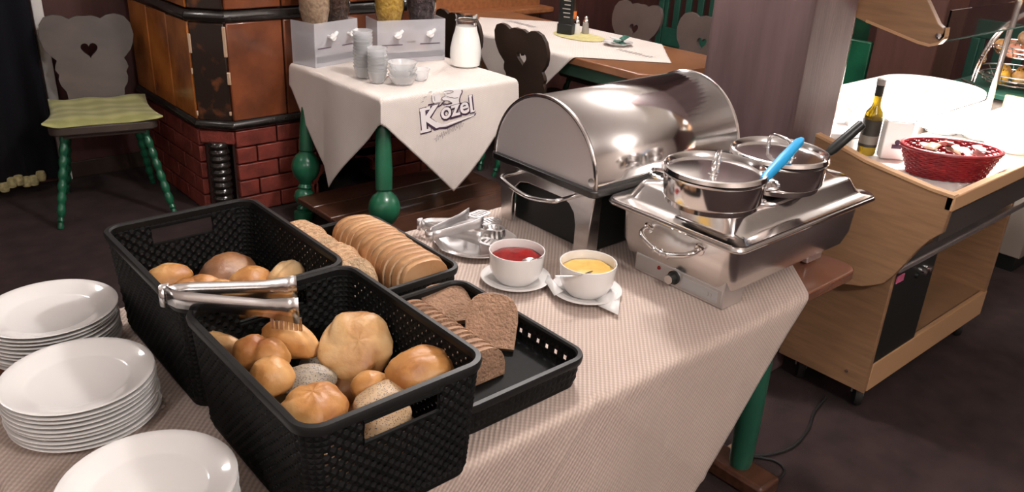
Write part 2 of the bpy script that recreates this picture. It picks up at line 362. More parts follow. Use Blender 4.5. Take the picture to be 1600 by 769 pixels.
# cushion
cm = weave_mat('pale green patchwork', (.42, .41, .17), (.28, .28, .10), .09, .3)
b = MB(); n = 22; top = []; bot = []
for j in range(n+1):
    for i in range(n+1):
        u = 2*i/n-1; v = 2*j/n-1; e = max(abs(u), abs(v)); th = .022*(1-e**6)+.004
        x = u*(.232-.012*math.cos(v*2.2))*(1-.07*v); y = v*(.205-.012*math.cos(u*2))
        z = .004*math.sin(7*u+3*v)+.03*max(0, v)**3+.012*(abs(u)**4)*(1-v)
        top.append((x, y, z+th)); bot.append((x, y, max(0, z-.004)))
N = (n+1)**2; q = [(j*(n+1)+i, j*(n+1)+i+1, (j+1)*(n+1)+i+1, (j+1)*(n+1)+i) for j in range(n) for i in range(n)]
b.add(top+bot, q+[tuple(N+k for k in reversed(f)) for f in q]); rim_ = [i for i in range(n+1)]+[(j+1)*(n+1)-1 for j in range(1, n+1)]+[N-1-i for i in range(1, n+1)]+[j*(n+1) for j in range(n-1, 0, -1)]
b.add([], []); base = 0
b.f += [(rim_[k], rim_[(k+1) % len(rim_)], N+rim_[(k+1) % len(rim_)], N+rim_[k]) for k in range(len(rim_))]; b.mi += [0]*len(rim_)
cu = b.build('seat_cushion', cm, None, loc=(1.112, 4.262, .477), rot=(0, 0, R(-13)), ang=80)
uvl = cu.data.uv_layers.new()
for l in cu.data.loops: v = cu.data.vertices[l.vertex_index].co; uvl.data[l.index].uv = (v.x, v.y)
tag(cu, 'pale yellow green patchwork cushion lying on the heart chair by the stove', 'cushion')

# ================================================================== CLOTHS
def fold1(v, lo, hi, r=.014):
    s = 1 if v > hi else -1; o = v-hi if v > hi else lo-v; e = hi if v > hi else lo
    if o <= 0: return v, 0, 0
    if o < r*PI/2: a = o/r; return e+s*r*math.sin(a), r*(1-math.cos(a)), s
    return e+s*r, r+o-r*PI/2, s
def folder(X0, X1, Y0, Y1, z, amp=.0, k=9, off=0, crease=None):
    def f(x, y, extra=0):
        px, dx, sx = fold1(x, X0, X1); py, dy, sy = fold1(y, Y0, Y1); d = dx+dy
        cr = sum(.0035*math.exp(-((x+sg*y-c0)/.012)**2) for sg, c0 in crease) if crease else 0
        wv = amp*d*math.sin(k*(y if dx else x)+1.0)
        if dx: px += sx*(abs(wv)+wv*.5+extra+cr+d*off)
        if dy: py += sy*(abs(wv)+wv*.5+extra+cr+d*off)
        zz = z-d+(extra+cr*.3 if not d else 0)+.0012*math.sin(13*x+5*y)*math.sin(9*y-4*x)
        return (px, py, zz)
    return f
def make_cloth(name, cx, cy, half, f, n, m, rot=45, label='', cat='tablecloth'):
    b = MB(); uvs = []; c, s = math.cos(R(rot)), math.sin(R(rot))
    for j in range(n+1):
        for i in range(n+1):
            u = (2*i/n-1)*half; v = (2*j/n-1)*half; b.v.append(f(cx+u*c-v*s, cy+u*s+v*c)); uvs.append((u, v))
    b.f = [(j*(n+1)+i, j*(n+1)+i+1, (j+1)*(n+1)+i+1, (j+1)*(n+1)+i) for j in range(n) for i in range(n)]; b.mi = [0]*len(b.f)
    o = b.build(name, m, None, ang=180); ul = o.data.uv_layers.new()
    for l in o.data.loops: ul.data[l.index].uv = uvs[l.vertex_index]
    q = o.modifiers.new('thick', 'SOLIDIFY'); q.thickness = .002; q.offset = -1 if False else 0
    return tag(o, label, cat)
beige = weave_mat('beige waffle weave', (.55, .445, .385), (.40, .31, .262), .0085, .45)
linen = weave_mat('cream linen', (.86, .79, .74), (.66, .58, .53), .006, .35)

# ================================================================== MAIN BUFFET TABLE
TX0, TX1, TY0, TY1 = .11, 1.985, .855, 1.69
t = thing('buffet_table', 'brown topped buffet table with green legs under the beige cloth', 'table', (0, 0, 0))
b = MB(); b.prism(rrect((TX1-TX0)/2, (TY1-TY0)/2, .04, cx=(TX0+TX1)/2, cy=(TY0+TY1)/2), lambda a, c: (a, c, T-.032), lambda a, c: (a, c, T-.004)); b.build('tabletop', mat('brown table varnish', (.20, .085, .05), .16, var=.2, vscale=5, coat=.6), t, bevel=.004)
B('apron', TX0+.1, TX1-.1, TY0+.1, TY1-.1, T-.11, T-.032, darkw, t)
for x in (TX0+.12, TX1-.10):
    for y in (TY0+.17, TY1-.15):
        b = MB(); b.lathe([(.028, .05), (.034, .07), (.036, .2), (.034, .4), (.028, .62), (.026, T-.1)], 20, c=(x, y, 0)); b.build('leg', mat('deep green paint', (.02, .105, .065), .4, var=.2, vscale=4), t)
    b = MB(); b.box(x-.05, x+.05, TY0+.06, TY1-.06, 0, .055); b.build('foot_rail', shelfw, t, bevel=.012)
b = MB(); b.box(TX0+.12, TX1-.1, 1.24, 1.30, .10, .13); b.build('stretcher', shelfw, t, bevel=.006)
B('floor_strip', 1.93, 2.07, 1.10, 1.125, 0, .02, mat('pale strip wood', (.38, .26, .16), .4), t)
fm = folder(TX0, TX1, TY0, TY1, T+.0015, amp=.05, k=7, off=.02, crease=((1, 1.86), (-1, .13)))
make_cloth('table_cloth', 1.03, 1.27, 1.115/math.sqrt(2), fm, 150, beige, 45, 'beige waffle weave cloth laid cornerwise over the buffet table')

# ---------------------------------------------------------------- plates
pp = [(.001, .004), (.060, .004), (.068, .0), (.072, .0), (.074, .004), (.085, .009), (.112, .0175), (.118, .0195), (.1185, .0205), (.117, .0212), (.108, .0182), (.090, .0135), (.080, .0085), (.074, .007), (.001, .0068)]
b = MB(); b.lathe(pp, 64); plate_me = b.mesh('plate', porc, ang=50)
ords = ['topmost', 'second', 'third', 'fourth', 'fifth', 'sixth', 'seventh', 'eighth', 'ninth', 'tenth', 'eleventh', 'twelfth', 'thirteenth', 'fourteenth', 'fifteenth', 'sixteenth', 'seventeenth', 'eighteenth']
random.seed(5)
for sx, sy, n, nm in ((.272, 1.600, 10, 'the stack beside the back bread basket'), (.250, 1.330, 10, 'the middle stack of three'), (.244, .996, 10, 'the stack beside the front roll basket')):
    for k in range(n):
        i = n-1-k; o = obj('plate', plate_me, None, (sx+random.uniform(-.0018, .0018), sy+random.uniform(-.0018, .0018), T+.003+k*.0078), (0, 0, random.uniform(0, 6)))
        tag(o, '%s white porcelain plate %s %s' % (ords[i], 'of' if i == 0 else 'from the top of', nm), 'plate', 'white plates in three stacks')

# ---------------------------------------------------------------- black perforated baskets and trays
def make_basket(name, label, cat, loc, hx, hy, h, taper, slots, group, rz=0, cell=(.0105, .0092)):
    t = thing(name, label, cat, loc, rz, group)
    rc = .034; N = 0
    path = rrect(1, 1, .2)                 # placeholder to keep shape order
    def loop(z):
        k = taper*(1-z/h); return rrect(hx-k, hy-k, rc-k*.4, 5)
    # perimeter parametrisation on the top loop
    top = loop(h); per = [0]
    for i in range(len(top)): a = Vector(top[i]); c = Vector(top[(i+1) % len(top)]); per.append(per[-1]+(c-a).length)
    L = per[-1]; nu = int(L/cell[0])//2*2; nv = max(3, int((h-.022)/cell[1]))
    def pt(u, v, off=0):
        s = (u % 1)*L; z = .012+(h-.018)*v; lp = loop(z)
        for i in range(len(top)):
            if s <= per[i+1]+1e-9: break
        f = (s-per[i])/(per[i+1]-per[i]); a = Vector(lp[i]); c = Vector(lp[(i+1) % len(lp)]); p = a.lerp(c, f); d = (c-a).normalized(); nrm = Vector((d.y, -d.x))
        return Vector((p.x+nrm.x*off, p.y+nrm.y*off, z))
    b = MB()
    for i in range(nu):
        for j in range(nv):
            u0, u1 = i/nu, (i+1)/nu; v0, v1 = j/nv, (j+1)/nv; c = pt((u0+u1)/2, (v0+v1)/2)
            if slots and abs(abs(c.y)-hy) < .03 and abs(c.x) < .062 and h-.056 < c.z < h-.02: continue
            solid = (i+j) % 2 == 0 or j == 0 or j == nv-1 or (abs(abs(c.x)-hx) < .03 and abs(abs(c.y)-hy) < .03) or (h < .1 and abs(abs(c.y)-hy) < .02)
            q = [pt(u0, v0), pt(u1, v0), pt(u1, v1), pt(u0, v1)]
            if solid:
                b.add(q+[pt((u0+u1)/2, (v0+v1)/2, .0022)], [(0, 1, 4), (1, 2, 4), (2, 3, 4), (3, 0, 4)])
            else:
                fu, fv = (.24, .30) if h > .1 else (.15, .18); du, dv = u1-u0, v1-v0
                k = [pt(u0+du*fu, v0+dv*fv, -.001), pt(u1-du*fu, v0+dv*fv, -.001), pt(u1-du*fu, v1-dv*fv, -.001), pt(u0+du*fu, v1-dv*fv, -.001)]
                b.add(q+k, [(0, 1, 5, 4), (1, 2, 6, 5), (2, 3, 7, 6), (3, 0, 4, 7)])
    o = b.build('wall', black, t, solid=.0022, smooth=False)
    o['kind'] = 'stuff'
    bt = [Vector((x, y, .0)) for x, y in loop(0)]; b = MB(); b.loft([bt, [p+Vector((0, 0, .014)) for p in bt]]); b.build('bottom', black, t, bevel=.003)
    b = MB(); prof = [(-.003, -.012), (.005, -.012), (.007, -.002), (.005, .003), (-.003, .004), (-.006, 0)]; loops = []
    n = 10
    for pz in prof:
        loops.append([Vector((x, y, h+pz[1])) for x, y in rrect(hx+pz[0], hy+pz[0], rc+pz[0], n)])
    loops.append(loops[0]); b.loft(loops, False, False); b.build('rim', mat('black plastic rim', (.012, .012, .012), .45, ior=1.35), t)
    if slots:
        for sy in (-1, 1):
            b = MB(); pts = [(-.064, sy*(hy-.002), h-.056), (.064, sy*(hy-.002), h-.056), (.064, sy*hy, h-.02), (-.064, sy*hy, h-.02)]
            b.tube(pts, .0035, 6, closed=True); b.build('handle_edge', black, t)
    return t
BH = .21
NBX, NBY = (.546, 1.019); BBX, BBY = (.546, 1.430)
make_basket('bread_basket', 'tall black perforated basket of pale rolls standing beside the low tray', 'basket', (NBX, NBY, T+.003), .151, .202, BH, .013, True, 'black plastic baskets')
make_basket('bread_basket', 'tall black perforated basket with a dark bread, beside the sliced loaf', 'basket', (BBX, BBY, T+.003), .151, .202, BH, .013, True, 'black plastic baskets')
make_basket('bread_tray', 'low black perforated tray with a few brown slices and an empty end', 'tray', (.860, 1.091, T+.003), .150, .195, .064, .006, False, 'black plastic trays', cell=(.0128, .0112))
make_basket('bread_tray', 'low black perforated tray holding the sliced white loaf', 'tray', (.897, 1.522, T+.003), .152, .190, .064, .006, False, 'black plastic trays', cell=(.0128, .0112))

# ---------------------------------------------------------------- rolls
gold = crust_mat('golden crust', (0.656, 0.395, 0.165), (0.508, 0.236, 0.066), (0.295, 0.095, 0.020))
palec = crust_mat('pale crust', (0.689, 0.484, 0.259), (0.558, 0.320, 0.130), (0.344, 0.140, 0.040))
browncr = crust_mat('brown crust', (.34, .17, .07), (.24, .10, .035), (.12, .05, .02))
seedc = crust_mat('seeded crust', (0.558, 0.405, 0.255), (0.468, 0.317, 0.178), (0.342, 0.211, 0.111), speck=(0.063, 0.053, 0.051))
greyc = crust_mat('poppy crust', (.22, .19, .16), (.30, .25, .19), (.48, .40, .30), speck=(.05, .05, .055))
def lump(rx, ry, rz, kind, seed):
    b = MB(); nu, nv = 36, 20; vs = []
    for j in range(nv+1):
        ph = PI*j/nv-PI/2
        for i in range(nu):
            a = 2*PI*i/nu; d = Vector((math.cos(ph)*math.cos(a), math.cos(ph)*math.sin(a), math.sin(ph))); r = 1+.10*noise.noise(d*1.6+Vector((seed*3.1, 0, 0)))+.035*noise.noise(d*4+Vector((0, seed*2.3, 0)))
            z = d.z
            if kind == 'kaiser' and z > 0:
                sw = a+1.1*(1-z); g = abs(math.sin(sw*2.5)); r *= 1-.10*(1-g)**2*min(1, z*3)*(1 if z < .97 else .3)
                r *= 1+.03*math.cos(5*a)
            if kind == 'split': r *= 1-.22*math.exp(-(d.x/.16)**2)*(.55+.45*max(0, z))
            if kind == 'cut' and z > 0: r *= 1-.09*math.exp(-((d.y+.25*d.x)/.13)**2)
            zz = d.z*rz*r
            if zz < 0: zz *= .72
            vs.append((d.x*rx*r, d.y*ry*r, zz))
    fs = [(j*nu+i, j*nu+(i+1) % nu, (j+1)*nu+(i+1) % nu, (j+1)*nu+i) for j in range(nv) for i in range(nu)]; b.add(vs, fs); return b
def roll(label, px, py, z, r, kind, m, rot=(0, 0, 0), seed=1, group='bread rolls in the front basket', xy=None, name='bread_roll', cat='bread roll'):
    p = Vector((xy[0], xy[1], z)) if xy else at(px, py, z)
    o = lump(*r, kind, seed).build(name, m, None, loc=p, rot=tuple(R(a) for a in rot), ang=180)
    return tag(o, label, cat, group)
F1 = 'bread rolls in the front basket'
roll('round scalloped golden roll standing tilted in the front basket', 557, 541, .895, (.068, .060, .027), 'kaiser', palec, (30, -26, 20), 1)
roll('broad golden roll resting against the front basket corner by the low tray', 660, 580, .905, (.062, .046, .036), 'cut', gold, (8, 6, 0), 2)
roll('broad cross-cut golden roll lying over the handle slot corner of the front basket', 490, 640, .905, (.056, .050, .034), 'kaiser', gold, (0, 0, 30), 3)
roll('elongated golden roll between the scalloped roll and the split roll', 453, 533, .900, (.055, .032, .032), 'cut', gold, (0, 8, -62), 4)
roll('split golden roll leaning on the outer long wall of the front basket', 407, 556, .905, (.050, .034, .034), 'split', gold, (10, 0, -55), 5)
roll('plump golden roll lying directly below the split roll in the front basket', 424, 592, .905, (.036, .036, .034), 'bun', gold, (0, 0, 10), 6)
roll('slim pale roll pressed against the inner side wall below the steel tongs', 347, 543, .885, (.044, .020, .026), 'bun', palec, (0, 20, -50), 7)
roll('flat pale roll with a few seeds beside the handle slot', 596, 627, .893, (.052, .034, .022), 'bun', seedc, (6, 0, 20), 8)
roll('small rosy roll tucked under the broad roll and the scalloped roll', 577, 604, .885, (.030, .026, .026), 'bun', gold, (0, 0, 0), 9)
roll('grey poppy seed roll lying between the plump roll and the broad cross-cut roll', 478, 597, .868, (.050, .030, .026), 'cut', greyc, (0, 0, -20), 10)
roll('grey poppy seed roll under the elongated roll', 500, 570, .845, (.046, .034, .03), 'bun', greyc, (0, 0, 40), 11)
roll('dark brown roll deep under the scalloped roll', 545, 603, .835, (.045, .04, .03), 'bun', browncr, (0, 0, 0), 12)
roll('pale seeded roll showing through the handle slot of the front basket', 0, 0, .893, (.046, .024, .026), 'bun', seedc, (0, 0, 12), 13, xy=(.545, .855))
for i, (x, y, mm) in enumerate(((.475, .93, gold), (.60, .935, palec), (.48, 1.04, gold), (.60, 1.045, gold), (.545, 1.14, palec))):
    roll('golden roll lying in the lowest layer of the front basket', 0, 0, .793, (.050, .046, .040), 'bun', mm, (0, 0, 30*i), 20+i, xy=(x, y))
F2 = 'breads in the back basket'
roll('golden roll against the outer long wall of the back basket', 262, 437, .865, (.050, .040, .030), 'bun', gold, (0, 0, 10), 31, F2)
roll('large flat dark brown bread lying in the back basket', 358, 428, .865, (.074, .050, .030), 'bun', browncr, (24, 0, 35), 32, F2)
roll('pale golden roll in front of the dark brown bread in the back basket', 391, 441, .880, (.048, .038, .028), 'bun', gold, (0, 0, 40), 33, F2)
roll('pale roll beside the inner long wall of the back basket', 447, 433, .885, (.050, .032, .028), 'cut', palec, (0, -8, 35), 34, F2)
roll('golden split roll behind the steel tongs in the back basket', 305, 455, .872, (.054, .036, .030), 'split', gold, (0, 0, 0), 35, F2)
roll('small golden roll behind the steel tongs in the back basket', 346, 459, .872, (.032, .030, .028), 'bun', gold, (0, 0, 0), 36, F2)
roll('pale long roll right under the toothed end of the steel tongs', 445, 452, .885, (.045, .026, .022), 'bun', palec, (0, 0, 40), 37, F2)
for i, (x, y) in enumerate(((.48, 1.50), (.605, 1.495), (.48, 1.37), (.605, 1.37))):
    roll('golden roll lying in the lowest layer of the back basket', 0, 0, .793, (.052, .050, .042), 'bun', gold, (0, 0, 40*i), 40+i, F2, xy=(x, y))

# ---------------------------------------------------------------- sliced bread
crumb = mat('white crumb', (.60, .42, .26), .85, var=.15, vscale=40, bump=.5, bscale=140)
crustl = crust_mat('loaf crust', (0.546, 0.319, 0.160), (0.440, 0.227, 0.096), (0.317, 0.143, 0.056), 7)
rye = mat('rye crumb', (.36, .215, .135), .9, var=.2, vscale=60, bump=.9, bscale=160)
ryec = crust_mat('rye crust', (.40, .23, .13), (.31, .165, .085), (.20, .10, .05), 12)
def slice_mesh(name, wd, ht, th, mats, flat=.35):
    out = [(-wd/2*.92, 0), (wd/2*.92, 0)]
    for k in range(13):
        a = PI*k/12; c, s_ = math.cos(a), math.sin(a); out.append((wd/2*math.copysign(abs(c)**.75, c), ht*flat+ht*(1-flat)*s_**.8))
    b = MB(); ins = [(x*.975, .0015+z*.972) for x, z in out]; n = len(out)
    ring4 = [[(x, -th/2, z) for x, z in ins], [(x, -th/2+.0007, z) for x, z in out], [(x, th/2-.0007, z) for x, z in out], [(x, th/2, z) for x, z in ins]]
    b.cur = 1; b.loft([[Vector(p) for p in l] for l in ring4], False, False); b.cur = 0
    k = len(b.v); b.v += ring4[0]+ring4[3]; b.f += [tuple(k+i for i in range(n-1, -1, -1)), tuple(k+n+i for i in range(n))]; b.mi += [0, 0]
    return b.mesh(name, mats, ang=60)
slh = slice_mesh('bread_slice', .118, .085, .02, [crustl, crustl]); sl1 = slice_mesh('bread_slice', .128, .088, .0204, [crumb, crustl]); sl2 = slice_mesh('bread_slice', .118, .092, .0165, [crumb, crustl]); sl3 = slice_mesh('bread_slice', .105, .062, .0165, [rye, ryec])
random.seed(8)
def nth(i): return ['first', *ords[1:]][i]
for i in range(15):
    y = 1.638-i*.0207; x = .966+.004*math.sin(i*.5)-.0006*i; o = obj('bread_slice', sl1 if i < 14 else slh, None, (x, y, T+.0175), (R(-5+random.uniform(-2, 2)), R(random.uniform(-3, 3)), R(random.uniform(-4, 4)-4)))
    o.scale = (1, 1, 1+.06*math.sin(PI*i/14)); tag(o, '%s slice of the tall white loaf, counted from the stove end' % nth(i), 'bread slice', 'slices of the tall white loaf')
for i in range(13):
    y = 1.668-i*.0195-(.025 if i > 6 else 0); x = .832+.004*math.sin(i); o = obj('bread_slice', sl2, None, (x, y, T+.019), (R(-24+random.uniform(-2, 2)), R(random.uniform(-3, 3)), R(random.uniform(-4, 4)+8)))
    tag(o, '%s slice of the leaning brown row beside the back basket, counted from the stove end' % nth(i), 'bread slice', 'leaning slices beside the back basket')
for i in range(13):
    o = obj('bread_slice', sl3, None, (.845, 1.232-i*.0192, T+.019), (R(-14+random.uniform(-3, 3)), R(random.uniform(-3, 3)), R(random.uniform(-5, 5))))
    tag(o, '%s slice of the rye row in the low tray, counted from the loaf tray' % nth(i), 'bread slice', 'rye slices along the low tray')
sl4 = slice_mesh('bread_slice', .105, .115, .016, [rye, ryec], .5)
o = obj('bread_slice', sl4, None, (.922, 1.075, T+.026), (R(-48), R(4), R(-40))); tag(o, 'large brown rye slice leaning flat against the rye row in the low tray', 'bread slice')
o = obj('bread_slice', sl4, None, (.93, 1.20, T+.022), (R(-72), R(0), R(-20))); tag(o, 'brown rye slice lying behind the large leaning rye slice in the low tray', 'bread slice')

# ---------------------------------------------------------------- steel tongs on the basket rims
def make_tongs(label, a, e1, e2, z, hgt, teeth, th=.0016, zl=0, sm=None):
    t = thing('serving_tongs', label, 'tongs', (0, 0, 0), 0); sm = sm or steel
    a, e1, e2 = Vector((*a, 0)), Vector((*e1, 0)), Vector((*e2, 0)); d = ((e1+e2)/2-a).normalized(); nrm = Vector((-d.y, d.x, 0))
    for e, s in ((e1, -1), (e2, 1)):
        b = MB(); L = (e-a).length; pts = []
        for k in range(13):
            u = k/12; pts.append(a+nrm*s*.012*(1-(1-min(1, u*8))**2)+(e-a)*u)
        vs = []
        for k, p in enumerate(pts):
            u = k/12; hw = hgt/2*(1 if u < .75 else 1+.5*(u-.75)/.25); zc_ = z+zl*u
            vs += [(p.x, p.y, zc_-hw), (p.x, p.y, zc_+hw)]
        b.add(vs, [(2*k, 2*k+2, 2*k+3, 2*k+1) for k in range(12)]); o = b.build('arm', sm, t, solid=th)
        dd = (e-a).normalized()
        for k in range(teeth):
            p = a+(e-a)*(1-.035*k-.01)
            tb = MB(); tb.box(-.0026, .0026, -.0012, .0012, -.024, 0); tb.build('tooth', sm, t, loc=(p.x, p.y, z+zl-hgt*.6), rot=(0, 0, math.atan2(dd.y, dd.x)))
    b = MB(); pts = [a+nrm*.012*math.sin(x)-d*.012*math.cos(x) for x in [PI*k/10-PI/2 for k in range(11)]]
    b.add([q for p in pts for q in ((p.x, p.y, z-hgt/2), (p.x, p.y, z+hgt/2))], [(2*k, 2*k+2, 2*k+3, 2*k+1) for k in range(10)]); b.build('bend', sm, t, solid=th)
    return t
tp = [at(262, 468, .976), at(470, 487, .976), at(462, 462, .976)]
make_tongs('steel serving tongs with toothed ends lying across the basket rims', tp[0][:2], tp[1][:2], tp[2][:2], T+BH+.0235, .032, 7)

# ---------------------------------------------------------------- steel plate with tongs
pc_ = Vector((1.247, 1.522, T+.0035))
b = MB(); b.lathe([(.001, 0), (.07, 0), (.085, .004), (.108, .011), (.11, .012), (.108, .0135), (.085, .007), (.07, .003), (.001, .003)], 48); o = b.build('steel_plate', chrome, None, loc=pc_); tag(o, 'shallow polished steel plate under the serving tongs', 'steel plate')
def headed_tongs(label, A, E1, E2, z, hgt):
    t = make_tongs(label, A[:2], E1[:2], E2[:2], z, hgt, 0, sm=satin)
    for E in (E1, E2):
        d = Vector((E.x-A.x, E.y-A.y, 0)).normalized(); b = MB()
        outl = rrect(.036, .021, .018, 6); V = [Vector((x, y, z)) for z in (-.001, .001) for x, y in outl]+[Vector((x*.80, y*.66, z)) for z in (-.001, .001) for x, y in outl]; n = len(outl)
        b.add(V, [q for k in range(n) for q in ((k, (k+1) % n, n+(k+1) % n, n+k), (2*n+k, 3*n+k, 3*n+(k+1) % n, 2*n+(k+1) % n), (n+k, n+(k+1) % n, 3*n+(k+1) % n, 3*n+k), (k, 2*n+k, 2*n+(k+1) % n, (k+1) % n))])
        for k in range(4): b.box(-.0185+k*.0115, -.0125+k*.0115, -.0145, .0145, -.001, .001)
        b.build('head', satin, t, loc=(E.x+d.x*.03, E.y+d.y*.03, z-hgt/2+.004), rot=(0, R(4), math.atan2(d.y, d.x)))
headed_tongs('slotted steel serving tongs lying across the shallow steel plate', at(659, 352, T+.03), at(752, 372, T+.03), at(750, 352, T+.03), T+.0325, .026)
headed_tongs('steel serving tongs poking out behind the slotted tongs toward the roll top warmer', at(672, 366, T+.06), at(750, 345, T+.06), at(738, 335, T+.06), T+.059, .022)

# ---------------------------------------------------------------- cups of jam and mustard
def make_cup(c, what, fillm, filllabel, lab, sau):
    b = MB(); b.lathe([(.001, .003), (.042, .003), (.046, 0), (.05, .002), (.066, .008), (.082, .014), (.083, .0155), (.081, .0165), (.064, .0115), (.05, .007), (.001, .0065)], 48); o = b.build('saucer', porc, None, loc=(c[0], c[1], T+.003), ang=50); tag(o, sau, 'saucer')
    b = MB(); b.lathe([(.001, 0), (.044, 0), (.047, .002), (.056, .014), (.062, .03), (.0645, .055), (.066, .072), (.0655, .0745), (.0635, .0745), (.062, .071), (.0605, .055), (.058, .032), (.05, .012), (.001, .009)], 48); o = b.build('soup_cup', porc, None, loc=(c[0], c[1], T+.011), ang=50); tag(o, lab, 'cup')
    b = MB(); vs = [(.001, .054)]; b.lathe([(.001, .062), (.03, .0615), (.05, .058), (.0605, .055), (.0585, .04), (.001, .038)], 40)
    for i, v in enumerate(b.v):
        if v[2] > .045: b.v[i] = (v[0], v[1], v[2]+.003*noise.noise(Vector(v)*35))
    o = b.build(what, fillm, None, loc=(c[0], c[1], T+.011), ang=180); tag(o, filllabel, what)
jam = mat('red jam', (.26, .010, .009), .22, col2=(.14, .006, .006), vscale=40, ior=1.25)
must = mat('yellow mustard', (.62, .42, .11), .35, col2=(.52, .31, .06), vscale=30)
make_cup((1.190, 1.303), 'jam', jam, 'glossy dark red jam filling a white cup', 'white porcelain cup holding red jam', 'white saucer under the jam cup')
make_cup((1.281, 1.160), 'mustard', must, 'yellow mustard filling a white cup', 'white porcelain cup holding yellow mustard', 'white saucer under the mustard cup')
def spoon(label, pts, bowl_at):
    t = thing('teaspoon', label, 'spoon'); b = MB(); b.tube(smoothpath(pts, 6), .0025, 8, flat=.6); b.build('handle', chrome, t)
    b = MB(); b.lathe([(.001, -.006), (.6, -.004), (1, 0), (.95, .001), (.5, -.002), (.001, -.004)], 20, Matrix.Translation(bowl_at) @ Matrix.Diagonal((.018, .012, 1, 1))); b.build('bowl', chrome, t)
spoon('steel teaspoon standing in the mustard', [at(868, 431, .838), at(905, 430, .835), at(925, 424, .823)], Vector((1.281, 1.160, .8185)))
spoon('steel teaspoon lying in the jam', [at(846, 403, .842), at(838, 405, .833), at(828, 407, .826)], at(826, 407, .8255))
def napkin(label, pts, z):
    b = MB(); P = [at(*p, z) for p in pts]; c = sum(P, Vector())/len(P)+Vector((0, 0, .012)); n = len(P)
    b.add([tuple(p) for p in P]+[tuple(c)], [(i, (i+1) % n, n) for i in range(n)]); return tag(b.build('paper_napkin', white, None, solid=.0015), label, 'napkin')
napkin('folded white paper napkin sticking out beside the mustard saucer', [(935, 478), (966, 492), (970, 455), (955, 450), (930, 466)], T+.012)
napkin('white napkin corner between the two saucers', [(856, 430), (880, 455), (866, 462), (852, 440)], T+.02)

# ================================================================== ROLL TOP WARMER
X0, X1, Y0, Y1 = 1.405, 2.005, 1.275, 1.662; ym = (Y0+Y1)/2; rad = (Y1-Y0)/2-.006
t = thing('roll_top_warmer', 'steel roll top food warmer with a half cylinder lid on black lower box', 'food warmer', (0, 0, T+.003))
for x in (X0+.018, X1-.075):
    out = [(Y0+.03, 0), (Y0+.072, 0), (Y0+.072, .075), (Y0+.08, .105), (Y0+.10, .125), (Y0+.13, .132), (Y1-.13, .132), (Y1-.10, .125), (Y1-.08, .105), (Y1-.072, .075), (Y1-.072, 0), (Y1-.03, 0), (Y1-.012, .172), (Y0+.012, .172)]
    b = MB(); b.prism(out, lambda y, z, x=x: (x, y, z), lambda y, z, x=x: (x+.006, y, z)); b.build('leg_frame', steel, t, bevel=.002)
for y in (Y0+.03, Y1-.034):
    for x in (X0+.024, X1-.115): B('leg', x, x+.04, y, y+.004, 0, .172, steel, t, bevel=.001)
b = MB(); b.prism(rrect((X1-X0)/2-.05, (Y1-Y0)/2-.04, .02, cx=(X0+X1)/2, cy=ym), lambda a, c: (a, c, .002), lambda a, c: (a, c, .168)); b.build('heater_box', blackm, t, bevel=.003)
b = MB(); b.prism(rrect((X1-X0)/2+.004, (Y1-Y0)/2+.004, .02, cx=(X0+X1)/2, cy=ym), lambda a, c: (a, c, .17), lambda a, c: (a, c, .190)); b.build('rim', mat('dark steel', (.12, .12, .12), .3, 1), t, bevel=.004)
def arc(r, x, zb=.19, n=40): return [Vector((x, ym-r*math.cos(PI*k/n), zb+r*math.sin(PI*k/n)*1.0)) for k in range(n+1)]
b = MB(); la = arc(rad, X0+.01); lb = arc(rad, X1-.01); n = len(la); b.add(la+lb, [(i, i+1, n+i+1, n+i) for i in range(n-1)]); b.build('lid', chrome, t, solid=.003, ang=80)
for x in (X0+.008, X1-.012):
    b = MB(); b.prism([(p.y, p.z) for p in arc(rad-.003, 0)], lambda y, z, x=x: (x, y, z), lambda y, z, x=x: (x+.004, y, z)); b.build('end_plate', mat('brushed end plate', (.80, .78, .80), .5, .7), t)
    b = MB(); b.tube(arc(rad+.001, x+.002), .0055, 8); b.build('lid_bead', chrome, t)
    b = MB(); b.lathe([(.001, -.004), (.011, -.004), (.011, .004), (.001, .004)], 14, Matrix.Translation((x, Y0+.016, .208)) @ Matrix.Rotation(PI/2, 4, 'Y')); b.build('hinge_pin', chrome, t)
b = MB(); hx = X0-.02; b.tube(smoothpath([(X0+.018, Y1-.085, .148), (hx-.01, Y1-.085, .148), (hx-.022, Y1-.105, .142), (hx-.024, ym, .128), (hx-.022, Y0+.105, .142), (hx-.01, Y0+.085, .148), (X0+.018, Y0+.085, .148)], 6), .006, 10); b.build('handle', chrome, t)
B('drip_tray', X0+.022, X0+.05, Y0+.08, Y1-.08, .135, .168, satin, t, bevel=.003)

# ================================================================== ELECTRIC CHAFER
ex, ey = 1.742, 1.073
t = thing('electric_chafing_dish', 'rectangular stainless electric chafing dish with a stepped lid and control knob', 'chafing dish', (ex, ey, T+.003))
def rl(hx, hy, r, z, cx=0, cy=0): return [Vector((x, y, z)) for x, y in rrect(hx, hy, r, 6, cx, cy)]
b = MB(); b.loft([rl(.235, .13, .03, .03), rl(.262, .157, .035, .042), rl(.272, .165, .03, .075), rl(.276, .168, .025, .162)]); b.build('pan', steel, t)
cb = B('control_box', -.264, -.19, -.153, .112, 0, .162, satin, t, bevel=.003)
B('rear_foot', .13, .20, -.13, .11, 0, .035, satin, t, bevel=.003)
b = MB(); b.box(-.2655, -.263, -.147, .105, .006, .046); b.build('control_panel', mat('pale steel panel', (.55, .54, .53), .4, .8), cb, bevel=.001)
b = MB(); b.box(-.2665, -.2645, -.135, -.035, .012, .038); b.build('rating_label', mat('grey label', (.42, .42, .42), .5), cb)
